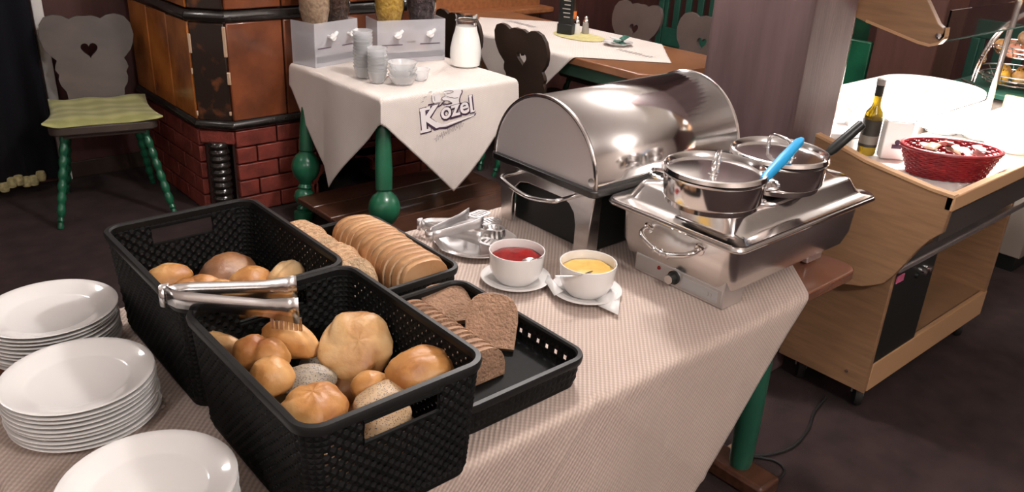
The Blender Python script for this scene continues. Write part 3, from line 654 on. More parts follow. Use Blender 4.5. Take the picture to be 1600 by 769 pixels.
for dy, h_ in ((-.118, .006), (-.110, .006)):
    b = MB(); b.tube([(-.2672, dy+.003*math.cos(a), .025+h_*.8*math.sin(a)) for a in [PI/2+PI*k/8*1.0 for k in range(9)]], .0006, 5); b.build('approval_mark', greyink, cb)
M = Matrix.Translation((-.266, -.012, .027)) @ Matrix.Rotation(-PI/2, 4, 'Y')
b = MB(); b.lathe([(.017, 0), (.017, .004), (.013, .006), (.012, .02), (.010, .022), (.001, .022)], 24, M); k_ = b.build('knob', blackm, cb)
b = MB(); b.lathe([(.019, 0), (.019, .0015), (.001, .0015)], 24, M); b.build('knob_ring', chrome, cb)
b = MB(); b.lathe([(.011, .0215), (.011, .0228), (.001, .0228)], 20, M); b.build('knob_cap', chrome, cb)
M2 = Matrix.Translation((-.266, .035, .034)) @ Matrix.Rotation(-PI/2, 4, 'Y'); b = MB(); b.lathe([(.005, 0), (.004, .003), (.001, .004)], 14, M2); b.build('indicator_lamp', mat('red lens', (.25, .01, .008), .2), cb)
b = MB(); b.loft([rl(.303, .195, .03, .160), rl(.306, .198, .03, .166), rl(.303, .195, .03, .172), rl(.28, .172, .02, .172)]); b.build('rim', chrome, t, bevel=.001)
b = MB(); b.loft([rl(.300, .192, .03, .172), rl(.300, .192, .03, .176), rl(.280, .172, .035, .179), rl(.270, .162, .035, .186), rl(.255, .147, .035, .214), rl(.248, .140, .034, .220), rl(.225, .117, .03, .2215), rl(.215, .107, .03, .227), rl(.12, .05, .03, .229)], False, True); b.build('lid', chrome, t)
b = MB(); xx = -.276
b.tube(smoothpath([(xx, .075, .125), (xx-.022, .075, .122), (xx-.034, .055, .112), (xx-.036, 0, .098), (xx-.034, -.055, .112), (xx-.022, -.075, .122), (xx, -.075, .125)], 6), .0065, 10); h_ = b.build('handle', chrome, t)
for yy in (-.02, 0, .02):
    b = MB(); b.lathe([(.006, -.004), (.0095, 0), (.006, .004)], 14, Matrix.Translation((xx-.036, yy, .099)) @ Matrix.Rotation(PI/2, 4, 'X')); b.build('handle_bead', chrome, h_)
for yy in (-.075, .075):
    b = MB(); b.lathe([(.016, 0), (.014, .004), (.009, .006)], 18, Matrix.Translation((xx+.004, yy, .125)) @ Matrix.Rotation(-PI/2, 4, 'Y')); b.build('handle_boss', chrome, h_)

# ---------------------------------------------------------------- pans on the lid
ZL = T+.003+.229
def make_pan(label, c, rz, long_handle):
    t = thing('steel_pan', label, 'pan', (c[0], c[1], ZL), rz); r = .113
    b = MB(); b.lathe([(.001, 0), (.098, 0), (.102, .002), (.102, .012), (.108, .016), (.110, .02), (.112, .066), (.1165, .0715), (.117, .073), (.1145, .073), (.1095, .066), (.107, .02), (.001, .016)], 56); b.build('body', chrome, t, ang=30)
    b = MB(); b.lathe([(.1135, .0735), (.116, .076), (.1135, .084), (.110, .086), (.107, .083), (.103, .0745), (.085, .077), (.05, .080), (.001, .0815), (.001, .079), (.10, .0715)], 56); l_ = b.build('lid', chrome, t, ang=30)
    b = MB(); b.tube(smoothpath([(-.04, 0, .079), (-.040, 0, .096), (-.034, 0, .108), (-.018, 0, .115), (.018, 0, .115), (.034, 0, .108), (.040, 0, .096), (.04, 0, .079)], 5), .0052, 10, flat=1); b.build('lid_handle', chrome, l_)
    for s in (-1, 1):
        b = MB(); b.lathe([(.012, 0), (.011, .003), (.006, .004)], 14, c=(s*.04, 0, .0775)); b.build('handle_foot', chrome, l_)
    if long_handle:
        b = MB(); e = Matrix.Rotation(-rz, 3, 'Z') @ (long_handle-Vector((c[0], c[1], ZL))); s0 = Vector((e.x, e.y, 0)).normalized()*.108+Vector((0, 0, .052))
        s1 = s0.lerp(e, .22); b.tube([s0, s1], .007, 10); b.build('handle_bracket', chrome, t)
        b = MB(); b.tube([s1, s1.lerp(e, .15), s1.lerp(e, .6), e.lerp(s1, .04), e], .01, 12, rs=[.009, .0125, .0125, .0115, .006]); b.build('long_handle', blackm, t)
    else:
        for a in (100, 280):
            b = MB(); ca, sa = math.cos(R(a)), math.sin(R(a)); tx, ty = -sa, ca
            b.tube(smoothpath([(ca*.110+tx*k*.03, sa*.110+ty*k*.03, .052) if abs(k) == 1 else (ca*.135+tx*k*.03, sa*.135+ty*k*.03, .056) for k in (-1, -.7, .7, 1)], 5), .0045, 8); b.build('side_handle', chrome, t)
    return t
make_pan('lidded steel pan with small side handles on the chafing dish', (1.500, 1.010), R(28), None)
make_pan('lidded steel pan with a long black handle on the chafing dish', (1.736, 1.000), R(75), at(1349, 192, 1.13))
# blue spatula
p0, p1, p2 = at(1186, 316, ZL+.006), at(1193, 281, 1.055), at(1253, 217, 1.115)
t = thing('serving_spoon', 'serving spoon with a thick bright blue handle leaning between the pans', 'spoon')
b = MB(); b.tube([p1, p1.lerp(p2, .08), p1.lerp(p2, .5), p1.lerp(p2, .92), p2], .011, 14, rs=[.0085, .0115, .0135, .0115, .006], flat=.8); b.build('handle', mat('blue plastic', (.012, .27, .55), .4), t)
b = MB(); b.tube([p0, p1], .0045, 10); b.build('shaft', chrome, t)
b = MB(); b.lathe([(.001, -.005), (.012, -.003), (.016, .001), (.012, .003), (.001, .002)], 18, Matrix.Translation(p0+Vector((0, 0, .004)))); b.build('tip', chrome, t)

# ================================================================== SMALL TABLE WITH CEREALS
SX0, SX1, SY0, SY1 = 1.865, 2.60, 2.935, 3.72; scx, scy = (SX0+SX1)/2, (SY0+SY1)/2
t = thing('side_table', 'small square table with green ball turned legs and a plank shelf', 'table', (0, 0, 0))
B('tabletop', SX0, SX1, SY0, SY1, T-.03, T-.002, orangew, t, bevel=.005)
legprof = [(.044, 0), (.047, .02), (.047, .05), (.03, .058), (.036, .068), (.028, .08), (.03, .09), (.046, .105), (.052, .125), (.046, .15), (.03, .165), (.036, .175), (.028, .19), (.034, .205), (.055, .225), (.068, .255), (.071, .28), (.066, .305), (.052, .33), (.033, .347), (.030, .352), (.037, .358), (.037, .37), (.038, .45), (.033, .6), (.030, .73)]
for fx, fy, tx, ty in ((1.785, 3.55, 1.90, 3.62), (1.815, 2.85, 1.91, 3.0), (2.66, 2.87, 2.55, 3.0), (2.66, 3.60, 2.55, 3.62)):
    d = Vector((tx-fx, ty-fy, .73)); b = MB(); b.lathe(legprof, 28, Matrix.Translation((fx, fy, 0)) @ rot_to(d)); b.build('leg', greenp, t)
for i in range(4): B('shelf_plank', 1.74, 2.70, 2.86+i*.165, 3.02+i*.165, .12, .15, shelfw, t, bevel=.006)
fs = folder(SX0, SX1, SY0, SY1, T+.0015, amp=.05, k=8, off=.03)
make_cloth('small_tablecloth', scx, scy, .885/math.sqrt(2), fs, 130, linen, 45, 'cream printed cloth laid cornerwise over the small side table')
cloth2 = bpy.data.objects['small_tablecloth']

def text_mesh(body, size, offset=0, shear=0, extr=0):
    c = bpy.data.curves.new('t', 'FONT'); c.body = body; c.size = size; c.offset = offset; c.shear = shear; c.resolution_u = 3; o = bpy.data.objects.new('t', c); COL.objects.link(o)
    dg = bpy.context.evaluated_depsgraph_get(); me = o.evaluated_get(dg).to_mesh(); v = [(p.co.x, p.co.y) for p in me.vertices]; f = [tuple(p.vertices) for p in me.polygons]
    o.evaluated_get(dg).to_mesh_clear(); bpy.data.objects.remove(o, do_unlink=True); bpy.data.curves.remove(c); return v, f
def print_on(f, parent, name, v, fcs, ax, az, edge, tilt, m, extra):        # lay flat print on the front drape: (s, drop) coordinates
    b = MB(); c, s = math.cos(R(tilt)), math.sin(R(tilt)); vs = []
    for x, y in v:
        X, Y = ax+x*c-y*s, az+x*s+y*c; vs.append(f(X, edge-(T-Y)-.006, extra))
    b.add(vs, fcs); return b.build(name, m, parent, smooth=False)
def stroke_faces(lines, wd):
    V = []; Fc = []
    for ln in lines:
        for i in range(len(ln)-1):
            a, c = Vector(ln[i]), Vector(ln[i+1]); d = (c-a); n = Vector((-d.y, d.x)).normalized()*wd/2; k = len(V)
            V += [tuple(a-n), tuple(c-n), tuple(c+n), tuple(a+n)]; Fc.append((k, k+1, k+2, k+3))
    return V, Fc
LX, LZ = 2.047, .578                        # foot of the first letter on the drape
def fit(body, x0, x1, z0, z1, off=0, tilt=0, grow=0):
    v, f = text_mesh(body, 1, off); ax = min(p[0] for p in v); bx = max(p[0] for p in v); az = min(p[1] for p in v); bz = max(p[1] for p in v); c, s_ = math.cos(R(tilt)), math.sin(R(tilt)); out = []
    for x, y in v:
        X = (x-ax)/(bx-ax)*(x1-x0+2*grow)-grow; Z = (y-az)/(bz-az)*(z1-z0+2*grow)-grow; out.append((x0+X*c-Z*s_, z0+X*s_+Z*c))
    return out, f
wprint = mat('white print', (.85, .80, .80), .8)
def put(name, v, f, m, e): return print_on(fs, cloth2, name, v, f, LX, LZ, SY0, 0, m, e)
def em(u, v):
    x = (u-115)/1967; z = (670-v)/1967-.096*x; return (x, z if z < .08 else .08+(z-.08)*.47)
slabs = [[(-.006, -.004), (.052, -.002), (.052, .010), (-.006, .008)], [(-.006, .092), (.050, .094), (.050, .106), (-.006, .104)], [(.272, .050), (.296, .053), (.296, .060), (.272, .058)], [(.264, .122), (.283, .124), (.283, .132), (.264, .130)]]
swash = [(.075, .022), (.105, .006), (.135, .003), (.29, .034), (.296, .042), (.14, .016), (.11, .020), (.085, .034)]
for nm, dx, dz, g, m_, e in (('lettering_outline', .004, -.004, .006, ink, .003), ('lettering', 0, 0, 0, wprint, .0055)):
    v, f_ = fit('K', .004, .118, 0, .104, .03 if g == 0 else .085, 4, g); put(nm, [(x+dx, z+dz) for x, z in v], f_, m_, e)
    v, f_ = fit('ozel', .112, .288, .036, .112, .02 if g == 0 else .075, 6, g); put(nm, [(x+dx, z+dz) for x, z in v], f_, m_, e)
    for q in slabs+[swash]:
        cx_ = sum(p[0] for p in q)/len(q); cz_ = sum(p[1] for p in q)/len(q); k = 1+g*12
        put(nm+'_serif', [(cx_+(x-cx_)*(1+g*8)+dx, cz_+(z-cz_)*(1+g*60)+dz) for x, z in q], [tuple(range(len(q)))], m_, e+.0002)
body = [em(*p) for p in ((370, 135), (455, 128), (560, 132), (566, 180), (542, 250), (532, 330), (540, 420), (450, 440), (385, 425), (352, 372), (400, 382), (452, 372), (418, 322), (352, 300), (330, 262), (382, 232), (372, 180))]
mug = [em(*p) for p in ((232, 185), (328, 180), (332, 335), (255, 350), (238, 300))]
put('emblem_body', body, [tuple(range(len(body)))], wprint, .003); put('emblem_mug', mug, [tuple(range(len(mug)))], wprint, .003)
for nm, lines, wd, m_ in (('emblem_outline', [[(562, 140), (566, 182), (545, 250), (534, 330), (542, 410)], [(385, 432), (450, 446), (500, 440)], [(352, 372), (400, 386), (455, 374)], [(195, 360), (250, 352), (262, 346)], [(296, 415), (330, 395), (356, 342), (372, 330)]], .006, ink),
        ('emblem_lines', [[(372, 140), (420, 132), (455, 140), (470, 160), (430, 185), (395, 180)], [(380, 195), (375, 230), (335, 262), (352, 300), (420, 325), (452, 372)], [(440, 262), (480, 285), (520, 280)], [(395, 235), (440, 270)], [(235, 190), (240, 300), (256, 348), (330, 332)], [(262, 215), (266, 300)], [(150, 215), (180, 205)], [(120, 295), (150, 285)], [(215, 125), (250, 118)]], .0028, greyink)):
    v2, f2 = stroke_faces([[em(*p) for p in l] for l in lines], wd); put(nm, v2, f2, m_, .0045)['kind'] = 'stuff'
ln = [em(250, 745)]
for k in range(44): ln.append(em(270+k*7.2, 735-k*2.6+(26+14*math.sin(k*.7))*math.sin(k*1.9)))
v2, f2 = stroke_faces([ln], .0016); put('script_print', v2, f2, greyink, .0035)

# ---------------------------------------------------------------- cereal dispensers
def cereal(name, c1, c2): return mat(name, c1, .8, col2=c2, vscale=55, bump=1.0, bscale=80)
def dispenser(label, loc, rz, wd, hop):
    t = thing('cereal_dispenser', label, 'dispenser', (*loc, T+.004), rz)
    b = MB(); b.box(0, wd, 0, .004, 0, .205); fp = b.build('front_panel', acryl, t, bevel=.001)
    b = MB(); b.box(0, wd, .004, .16, 0, .004); b.build('base', acryl, t); 
    for x in (0, wd-.004):
        b = MB(); b.box(x, x+.004, .004, .16, 0, .205); b.build('side_panel', acryl, t)
    b = MB(); b.box(.004, wd-.004, .03, .16, .142, .146); b.build('top_plate', acryl, t)
    for x0, x1, z in ((.06, .36, .085), (.62, .92, .085)): B('scale_line', wd*x0, wd*x1, -.0012, -.0002, z, z+.004, ink, fp)
    B('word_print', wd*.43, wd*.56, -.0012, -.0002, .097, .103, greyink, fp); B('clip_strip', wd*.03, wd*.97, -.0012, -.0002, .022, .05, mat('grey strip', (.25, .25, .27), .4), fp)
    for x, r, m1, kn in hop:
        h = thing('hopper', None, None, (x, .085, .205)); h.parent = t
        b = MB(); b.lathe([(.03, -.07), (.045, -.05), (.062, -.01), (.075, .05), (r, .12), (r, .36), (r-.003, .36), (r-.003, .12), (.072, .05), (.059, -.01), (.042, -.048), (.027, -.067)], 28, cap0=False, cap1=False); b.build('container', glass, h)
        b = MB(); b.lathe([(.001, -.064), (.026, -.064), (.040, -.047), (.057, -.01), (.070, .05), (r-.005, .12), (r-.005, .30), (r*.5, .315), (.001, .32)], 28); b.build('cereal', m1, h)
        b = MB(); b.lathe([(r+.003, .355), (r+.003, .375), (r*.5, .385), (.02, .388), (.018, .40), (.001, .402)], 28); b.build('cap', white, h)
        b = MB(); b.lathe([(.001, -.135), (.03, -.13), (.042, -.11), (.045, -.08), (.04, -.071), (.001, -.071)], 24); b.build('outlet_cup', acryl, h)
        b = MB(); kx = -.115; b.tube([(0, -.04, -.065), (0, kx, -.065)], .007, 10); b.lathe([(.001, -.008), (.016, -.006), (.018, 0), (.016, .006), (.001, .008)], 16, Matrix.Translation((0, kx-.004, -.065)) @ Matrix.Rotation(PI/2, 4, 'X'))
        for s in (-1, 1): b.tube([(0, kx-.008, -.065), (s*.014, kx-.010, -.06+s*.008+.004), (s*.022, kx-.010, -.056+s*.014)], .008, 10, rs=[.006, .01, .007])
        b.build('knob', white, h)
    return t
oats = cereal('oat flakes', (.66, .46, .31), (.40, .25, .16)); choc = cereal('chocolate cereal', (.12, .06, .04), (.05, .025, .018)); corn = cereal('corn flakes', (.78, .50, .10), (.50, .26, .04)); dark = cereal('dark muesli', (.12, .08, .085), (.06, .04, .045))
dispenser('clear cereal dispenser with oat and chocolate hoppers on the cream cloth', (1.895, 3.55), R(14), .28, [(.085, .075, oats, 1), (.215, .07, choc, 1)])
dispenser('clear cereal dispenser with corn flake and dark muesli hoppers beside the milk', (2.205, 3.50), R(-12), .36, [(.095, .075, corn, 1), (.265, .075, dark, 1)])

# ---------------------------------------------------------------- glass bowls and milk
gp = [(.001, .004), (.024, .003), (.027, 0), (.030, .003), (.037, .02), (.043, .045), (.046, .052), (.0445, .053), (.041, .045), (.035, .021), (.028, .008), (.001, .007)]
b = MB(); b.lathe(gp, 28); bowl_me = b.mesh('glass_bowl', mat('pale bowl glass', (.98, .99, 1.0), .06, trans=.74, ior=1.28), ang=50)
for (px, py, n, lab) in ((568, 119, 12, 'the taller glass bowl stack'), (590, 127, 8, 'the shorter glass bowl stack'), (629, 129, 3, 'the low glass bowl stack beside the milk')):
    p = at(px, py, T+.01)
    for k in range(n):
        o = obj('glass_bowl', bowl_me, None, (p.x, p.y, T+.005+k*(.0145 if n > 3 else .028)), (0, 0, k)); o.scale = (1, 1, 1) if n > 3 else (1.45, 1.45, .8); tag(o, '%s clear glass bowl %s %s' % (ords[n-1-k], 'of' if k == n-1 else 'from the top of', lab), 'glass bowl', 'stacked clear glass bowls')
p = at(651, 127, T+.01); o = obj('glass_bowl', bowl_me, None, (p.x+.04, p.y+.03, T+.005)); tag(o, 'single clear glass bowl standing beside the low bowl stack', 'glass bowl', 'stacked clear glass bowls')
t = thing('milk_carafe', 'glass carafe filled with white milk on the cream cloth', 'carafe', (*at(727, 104, T)[:2], T+.004))
op = [(.06, 0), (.072, .008), (.077, .05), (.076, .09), (.066, .14), (.055, .175), (.051, .195), (.051, .225), (.056, .246), (.057, .25)]
b = MB(); b.lathe([(r-.0005, z) for r, z in op[6:]]+[(r-.004, z) for r, z in reversed(op[6:])], 36, cap0=False, cap1=False); b.build('glass', glass, t)
b = MB(); b.lathe(op[:7]+[(.047, .1955), (.001, .196)], 36); b.build('milk', mat('milk', (.92, .91, .87), .12, coat=.6), t)
b = MB(); b.lathe([(.051, .214), (.0545, .219), (.0545, .224), (.051, .228)], 36, cap0=False, cap1=False); b.build('neck_ring', glass, t)
sp = at(603, 122, T+.006); spoon('thin dark handled spoon leaning by the glass bowl stacks', [sp, sp+Vector((.0, .004, .03)), sp+Vector((.0, .01, .075))], sp+Vector((0, 0, .006)))

# ================================================================== FAR TABLE
FX0, FX1, FY0, FY1 = 3.24, 3.99, 2.66, 4.62
t = thing('dining_table', 'orange brown dining table with clipped corners and green legs', 'table', (0, 0, 0))
c_ = .07; out = [(FX0+c_, FY0), (FX1-c_, FY0), (FX1, FY0+c_), (FX1, FY1-c_), (FX1-c_, FY1), (FX0+c_, FY1), (FX0, FY1-c_), (FX0, FY0+c_)]
b = MB(); b.prism(out, lambda a, c: (a, c, T-.045), lambda a, c: (a, c, T-.002)); b.build('tabletop', mat('orange brown varnish', (.26, .115, .055), .28, var=.2, vscale=5, coat=.3), t, bevel=.006)
pg = mat('pale green paint', (.10, .22, .16), .4)
for x in (FX0+.12, FX1-.12):
    for y in (FY0+.10, FY1-.25): b = MB(); b.lathe([(.05, 0), (.05, .06), (.03, .08), (.06, .2), (.035, .32), (.04, .5), (.045, .62)], 20, c=(x, y, 0)); b.build('leg', pg, t)
B('apron', FX0+.08, FX1-.08, FY0+.12, FY1-.15, T-.13, T-.045, pg, t)
ff = folder(FX0, FX1, FY0, FY1, T+.0015, amp=.05, k=8, off=.05)
make_cloth('small_tablecloth', 3.60, 3.62, .82/math.sqrt(2), ff, 90, linen, 45, 'cream cloth laid cornerwise over the orange brown dining table')
cl3 = tag(bpy.data.objects['small_tablecloth.001'])
for cx_, cy_ in ((3.66, 4.1), (3.60, 3.07)):
    random.seed(int(cy_*10)); ln = [[(cx_+.03*math.sin(k*2.1+random.random())+.02, cy_-.13+k*.008) for k in range(34)]]; V, Fc = stroke_faces(ln, .004); b = MB(); b.add([ff(x, y, .002) for x, y in V], Fc); b.build('script_print', greyink, cl3, smooth=False)
p = at(905, 55, T); b = MB(); b.lathe([(.001, .0), (.15, 0), (.152, .002), (.001, .004)], 30, sx=.8, sy=1.25); o = b.build('doily', mat('pale yellow mat', (.58, .52, .24), .9, var=.15, vscale=30), None, loc=(3.70, 3.60, T+.004)); tag(o, 'round pale yellow mat under the condiments on the dining table', 'placemat')
t = thing('condiment_caddy', 'black menu and bottle caddy standing on the yellow mat', 'caddy', (3.70, 3.70, T+.008), R(20))
b = MB(); b.box(-.055, .055, -.05, .05, 0, .06); b.build('box', blackm, t, bevel=.004)
b = MB(); b.box(-.05, -.03, -.045, .045, .06, .24); m_ = b.build('menu_card', blackm, t, bevel=.002)
for k in range(5): B('menu_line', -.0515, -.0498, -.03, .01+.006*(k % 3), .10+k*.024, .106+k*.024, mat('pale print', (.45, .42, .38), .7), m_)
for y_ in (-.022, .025):
    b = MB(); b.lathe([(.02, .01), (.021, .03), (.021, .15), (.010, .19), (.010, .225), (.012, .228), (.001, .232)], 18, c=(.015, y_, 0)); bo = b.build('bottle', mat('brown glass', (.05, .02, .01), .1, coat=.5), t)
    b = MB(); b.lathe([(.0216, .09), (.0216, .135)], 18, c=(.015, y_, 0), cap0=False, cap1=False); b.build('bottle_label', mat('orange label', (.62, .17, .04), .5), bo)
def shaker(label, px, py, body):
    t = thing('shaker', label, 'shaker', (*at(px, py, T)[:2], T+.006)); b = MB(); b.lathe([(.022, 0), (.024, .004), (.020, .045), (.017, .065)], 20); b.build('body', body, t)
    b = MB(); b.lathe([(.018, .065), (.0185, .075), (.012, .088), (.008, .092), (.012, .098), (.009, .106), (.001, .108)], 20); b.build('cap', chrome, t)
shaker('glass salt shaker with steel cap, beside the bottle caddy on the yellow mat', 900, 55, white); shaker('pepper shaker with steel cap beside the salt shaker', 914, 54, mat('pepper glass', (.35, .32, .30), .2))
pq = at(965, 69, T+.01); b = MB(); b.lathe(pp, 36); o = b.build('plate', porc, None, loc=(pq.x, pq.y, T+.005), ang=50); o.scale = (.75, .75, .9); tag(o, 'white plate with green packets on the dining table', 'plate')
random.seed(7)
for k in range(5):
    b = MB(); b.box(-.045, .045, -.018, .018, -.004, .004); o = b.build('packet', mat('green foil', (.05, .16, .12), .35) if k % 3 else mat('white foil', (.75, .78, .75), .4), None, loc=(pq.x+random.uniform(-.025, .025), pq.y+random.uniform(-.03, .03), T+.018+k*.008), rot=(R(random.uniform(-6, 6)), R(random.uniform(-8, 8)), random.uniform(0, 3)), bevel=.003)
    tag(o, '%s small foil packet from the bottom of the pile on the dining table plate' % ['first', 'second', 'third', 'fourth', 'fifth'][k], 'packet', 'foil packets on the plate')
gb = mat('warm grey brown wood', (.085, .062, .055), .42, var=.15, vscale=5, coat=.2)
make_chair('grey brown heart back chair tucked behind the dining table near the wall ledge', (4.08, 3.72), R(-90), gb, greenp)
make_chair('grey brown heart back chair tucked behind the dining table near the column', (4.08, 3.16), R(-90), gb, greenp)
make_chair('dark brown heart back chair with its back to the buffet, under the hanging cloth tip', (3.28, 3.34), R(90), darkw, greenp)
make_chair('dark brown heart back chair with its back to the buffet, beside the milk carafe', (3.28, 3.89), R(90), darkw, greenp)

# ================================================================== SERVING TROLLEY
t = thing('serving_trolley', 'beech laminate serving trolley with a curved side panel and black control panel', 'trolley', (0, 0, 0))
KX0, KX1, KY0, KY1 = 2.43, 4.03, .832, 1.285
top = [(.832, .850), (.903, .853), (.987, .864), (1.107, .880), (1.214, .905), (1.285, .918)]
low = [(1.285, .45), (1.10, .47), (1.03, .488), (.994, .506), (.965, .525), (.942, .56), (.918, .61), (.893, .665), (.865, .71), (.838, .740)]
b = MB(); b.prism(top+low, lambda y, z: (KX0, y, z), lambda y, z: (KX0+.024, y, z)); b.build('side_panel', laminate, t, bevel=.002)
b = MB(); b.prism(top+[(y, z+.009) for y, z in reversed(top)], lambda y, z: (KX0-.002, y, z), lambda y, z: (KX0+.027, y, z)); b.build('edge_strip', laminate_edge, t)
B('front_edge', KX0, KX1, KY0-.004, KY0+.022, .808, .856, laminate_edge, t, bevel=.004)
B('front_apron', KX0+.03, KX1, KY0+.022, KY0+.035, .70, .81, mat('grey apron', (.14, .125, .115), .3, .6), t)
B('counter', KX0+.024, KX1, KY0+.022, KY1, .782, .800, mat('white counter', (.78, .76, .74), .35), t)
B('end_edge', KX1-.02, KX1, KY0, KY1, .70, .856, laminate, t)
B('lower_side', 2.48, 2.502, .96, KY1, .10, .79, laminate, t, bevel=.002)
B('lower_side', 3.405, 3.43, .96, KY1, .10, .79, laminate, t, bevel=.002)
B('back_panel', 2.502, 3.405, KY1-.02, KY1, .10, .79, laminate, t)
B('bottom_shelf', 2.502, 3.405, .975, KY1-.02, .185, .205, laminate, t); B('bottom_rail', 2.502, 3.43, .958, .98, .10, .205, laminate_edge, t, bevel=.002)
B('middle_side', 2.80, 2.818, .98, KY1-.02, .205, .57, laminate, t)
cp = B('control_panel', 2.503, 2.80, .962, .975, .206, .545, blackm, t)
for x in (2.715, 2.755):
    b = MB(); b.lathe([(.014, 0), (.012, .012), (.001, .014)], 18, Matrix.Translation((x, .962, .49)) @ Matrix.Rotation(PI/2, 4, 'X')); b.build('knob', chrome, cp)
b = MB(); b.lathe([(.012, 0), (.010, .010), (.001, .011)], 18, Matrix.Translation((2.665, .962, .49)) @ Matrix.Rotation(PI/2, 4, 'X')); b.build('knob', blackm, cp)
B('pink_sticker', 2.515, 2.565, .9595, .962, .50, .525, mat('pink sticker', (.55, .12, .22), .5), cp)
b = MB(); b.box(2.484, 4.03, .945, .985, .548, .572); b.build('steel_rail', satin, t, bevel=.006)
B('upper_cross_panel', 2.502, 3.405, 1.0, 1.012, .575, .70, mat('grey apron', (.14, .125, .115), .3, .6), t)
for x, y in ((2.56, 1.01), (3.37, 1.01), (2.56, 1.23), (3.37, 1.23)):
    b = MB(); b.lathe([(.001, -.014), (.02, -.014), (.042, -.012), (.045, 0), (.042, .012), (.02, .014), (.001, .014)], 24, Matrix.Translation((x, y, .045)) @ Matrix.Rotation(PI/2, 4, 'X') @ Matrix.Rotation(.6, 4, 'Y')); wh = b.build('wheel', rubber, t)
    b = MB(); b.box(x-.022, x+.022, y-.024, y+.024, .086, .10); b.box(x-.004, x+.004, y-.022, y-.017, .04, .09); b.box(x-.004, x+.004, y+.017, y+.022, .04, .09); b.build('caster_fork', satin, wh)
b = MB(); b.lathe([(.006, 0), (.006, .004), (.001, .005)], 12, Matrix.Translation((2.48, 1.03, .155)) @ Matrix.Rotation(-PI/2, 4, 'Y')); b.build('screw', chrome, t)
# canopy over the trolley
can = [(1.285, 1.262), (1.11, 1.225), (1.075, 1.222), (1.05, 1.232), (1.038, 1.25), (1.04, 1.275), (1.065, 1.29), (1.12, 1.36), (1.20, 1.47), (1.36, 1.56), (1.36, 1.28)]
b = MB(); b.prism(can, lambda y, z: (2.60, y, z), lambda y, z: (2.625, y, z)); b.build('canopy_side', laminate, t, bevel=.002)
b = MB(); b.prism(can[:6]+[(y, z+.008) for y, z in reversed(can[:6])], lambda y, z: (2.597, y, z), lambda y, z: (2.628, y, z)); b.build('canopy_edge', laminate_edge, t)
b = MB(); b.prism(can, lambda y, z: (3.96, y, z), lambda y, z: (3.985, y, z)); b.build('canopy_side', laminate, t, bevel=.002)
b = MB(); b.prism([(1.36, 1.545), (1.17, 1.44), (1.17, 1.455), (1.36, 1.56)], lambda y, z: (2.6, y, z), lambda y, z: (3.985, y, z)); b.build('canopy_roof', laminate, t)
b = MB(); b.box(2.625, 3.96, 1.045, 1.051, 1.242, 1.33); b.build('canopy_glass', glass, t); b = MB(); b.box(2.625, 3.96, 1.046, 1.050, 1.238, 1.243); b.build('glass_edge', mat('green glass edge', (.10, .16, .14), .2), t)
b = MB(); b.lathe([(.009, 0), (.009, .006), (.001, .008)], 14, Matrix.Translation((2.598, 1.053, 1.258)) @ Matrix.Rotation(-PI/2, 4, 'Y')); b.build('canopy_bolt', chrome, t)
for x, y in ((2.625, 1.345), (3.80, 1.27)):
    b = MB(); b.tube([(x, y, .0 if x < 3 else .80), (x, y, 1.60)], .012, 16); b.build('post', chrome, t)
b = MB(); b.box(2.96, 3.90, 1.13, 1.24, 1.40, 1.44); b.box(2.95, 2.96, 1.12, 1.25, 1.34, 1.44); lh = b.build('lamp_housing_baffle', white, t)  # housing plus an added end baffle that keeps lamp light off the column
la_ = bpy.data.lights.new('trolley_canopy_lamp_offscreen', 'AREA'); la_.shape = 'RECTANGLE'; la_.size = .90; la_.spread = R(104); la_.size_y = .06; la_.energy = COUNTER_W; la_.color = (1, .95, .88); lo = bpy.data.objects.new('trolley_canopy_lamp_offscreen', la_); COL.objects.link(lo); lo.parent = t; lo.location = (3.43, 1.185, 1.375)

# ---------------------------------------------------------------- things on the trolley
ZT = .802
# red woven basket
rc_ = at(1478, 264, ZT+.02); t = thing('woven_basket', 'oval red woven basket of small packets on the trolley', 'basket', (rc_.x, rc_.y, ZT), R(-46))
redm = mat('red wicker', (.24, .010, .016), .4, var=.3, vscale=30); b = MB(); rows = 13; N = 96
def bw(v): return (.118+.034*v, .072+.03*v, .004+.085*v)
for k in range(rows):
    a_, b_, z_ = bw(k/(rows-1)); b.tube([((a_+.0028*math.cos(PI*(i*24/N*2+k)))*math.cos(2*PI*i/N), (b_+.0028*math.cos(PI*(i*24/N*2+k)))*math.sin(2*PI*i/N), z_) for i in range(N)], .0042, 6, closed=True)
b.build('woven_wall', redm, t)['kind'] = 'stuff'
for i in range(24):
    a0 = 2*PI*i/24; b = MB(); b.tube([(bw(v)[0]*math.cos(a0), bw(v)[1]*math.sin(a0), bw(v)[2]) for v in (0, .5, 1)], .0028, 6); b.build('stake', redm, t)
b = MB(); b.tube([(.154*math.cos(2*PI*i/48), .104*math.sin(2*PI*i/48), .092) for i in range(48)], .0065, 8, closed=True); b.build('rim', redm, t)
b = MB(); b.lathe([(.001, .002), (.115, .002), (.115, .007), (.001, .007)], 36, sx=1, sy=.62); b.build('bottom', redm, t)
random.seed(11)
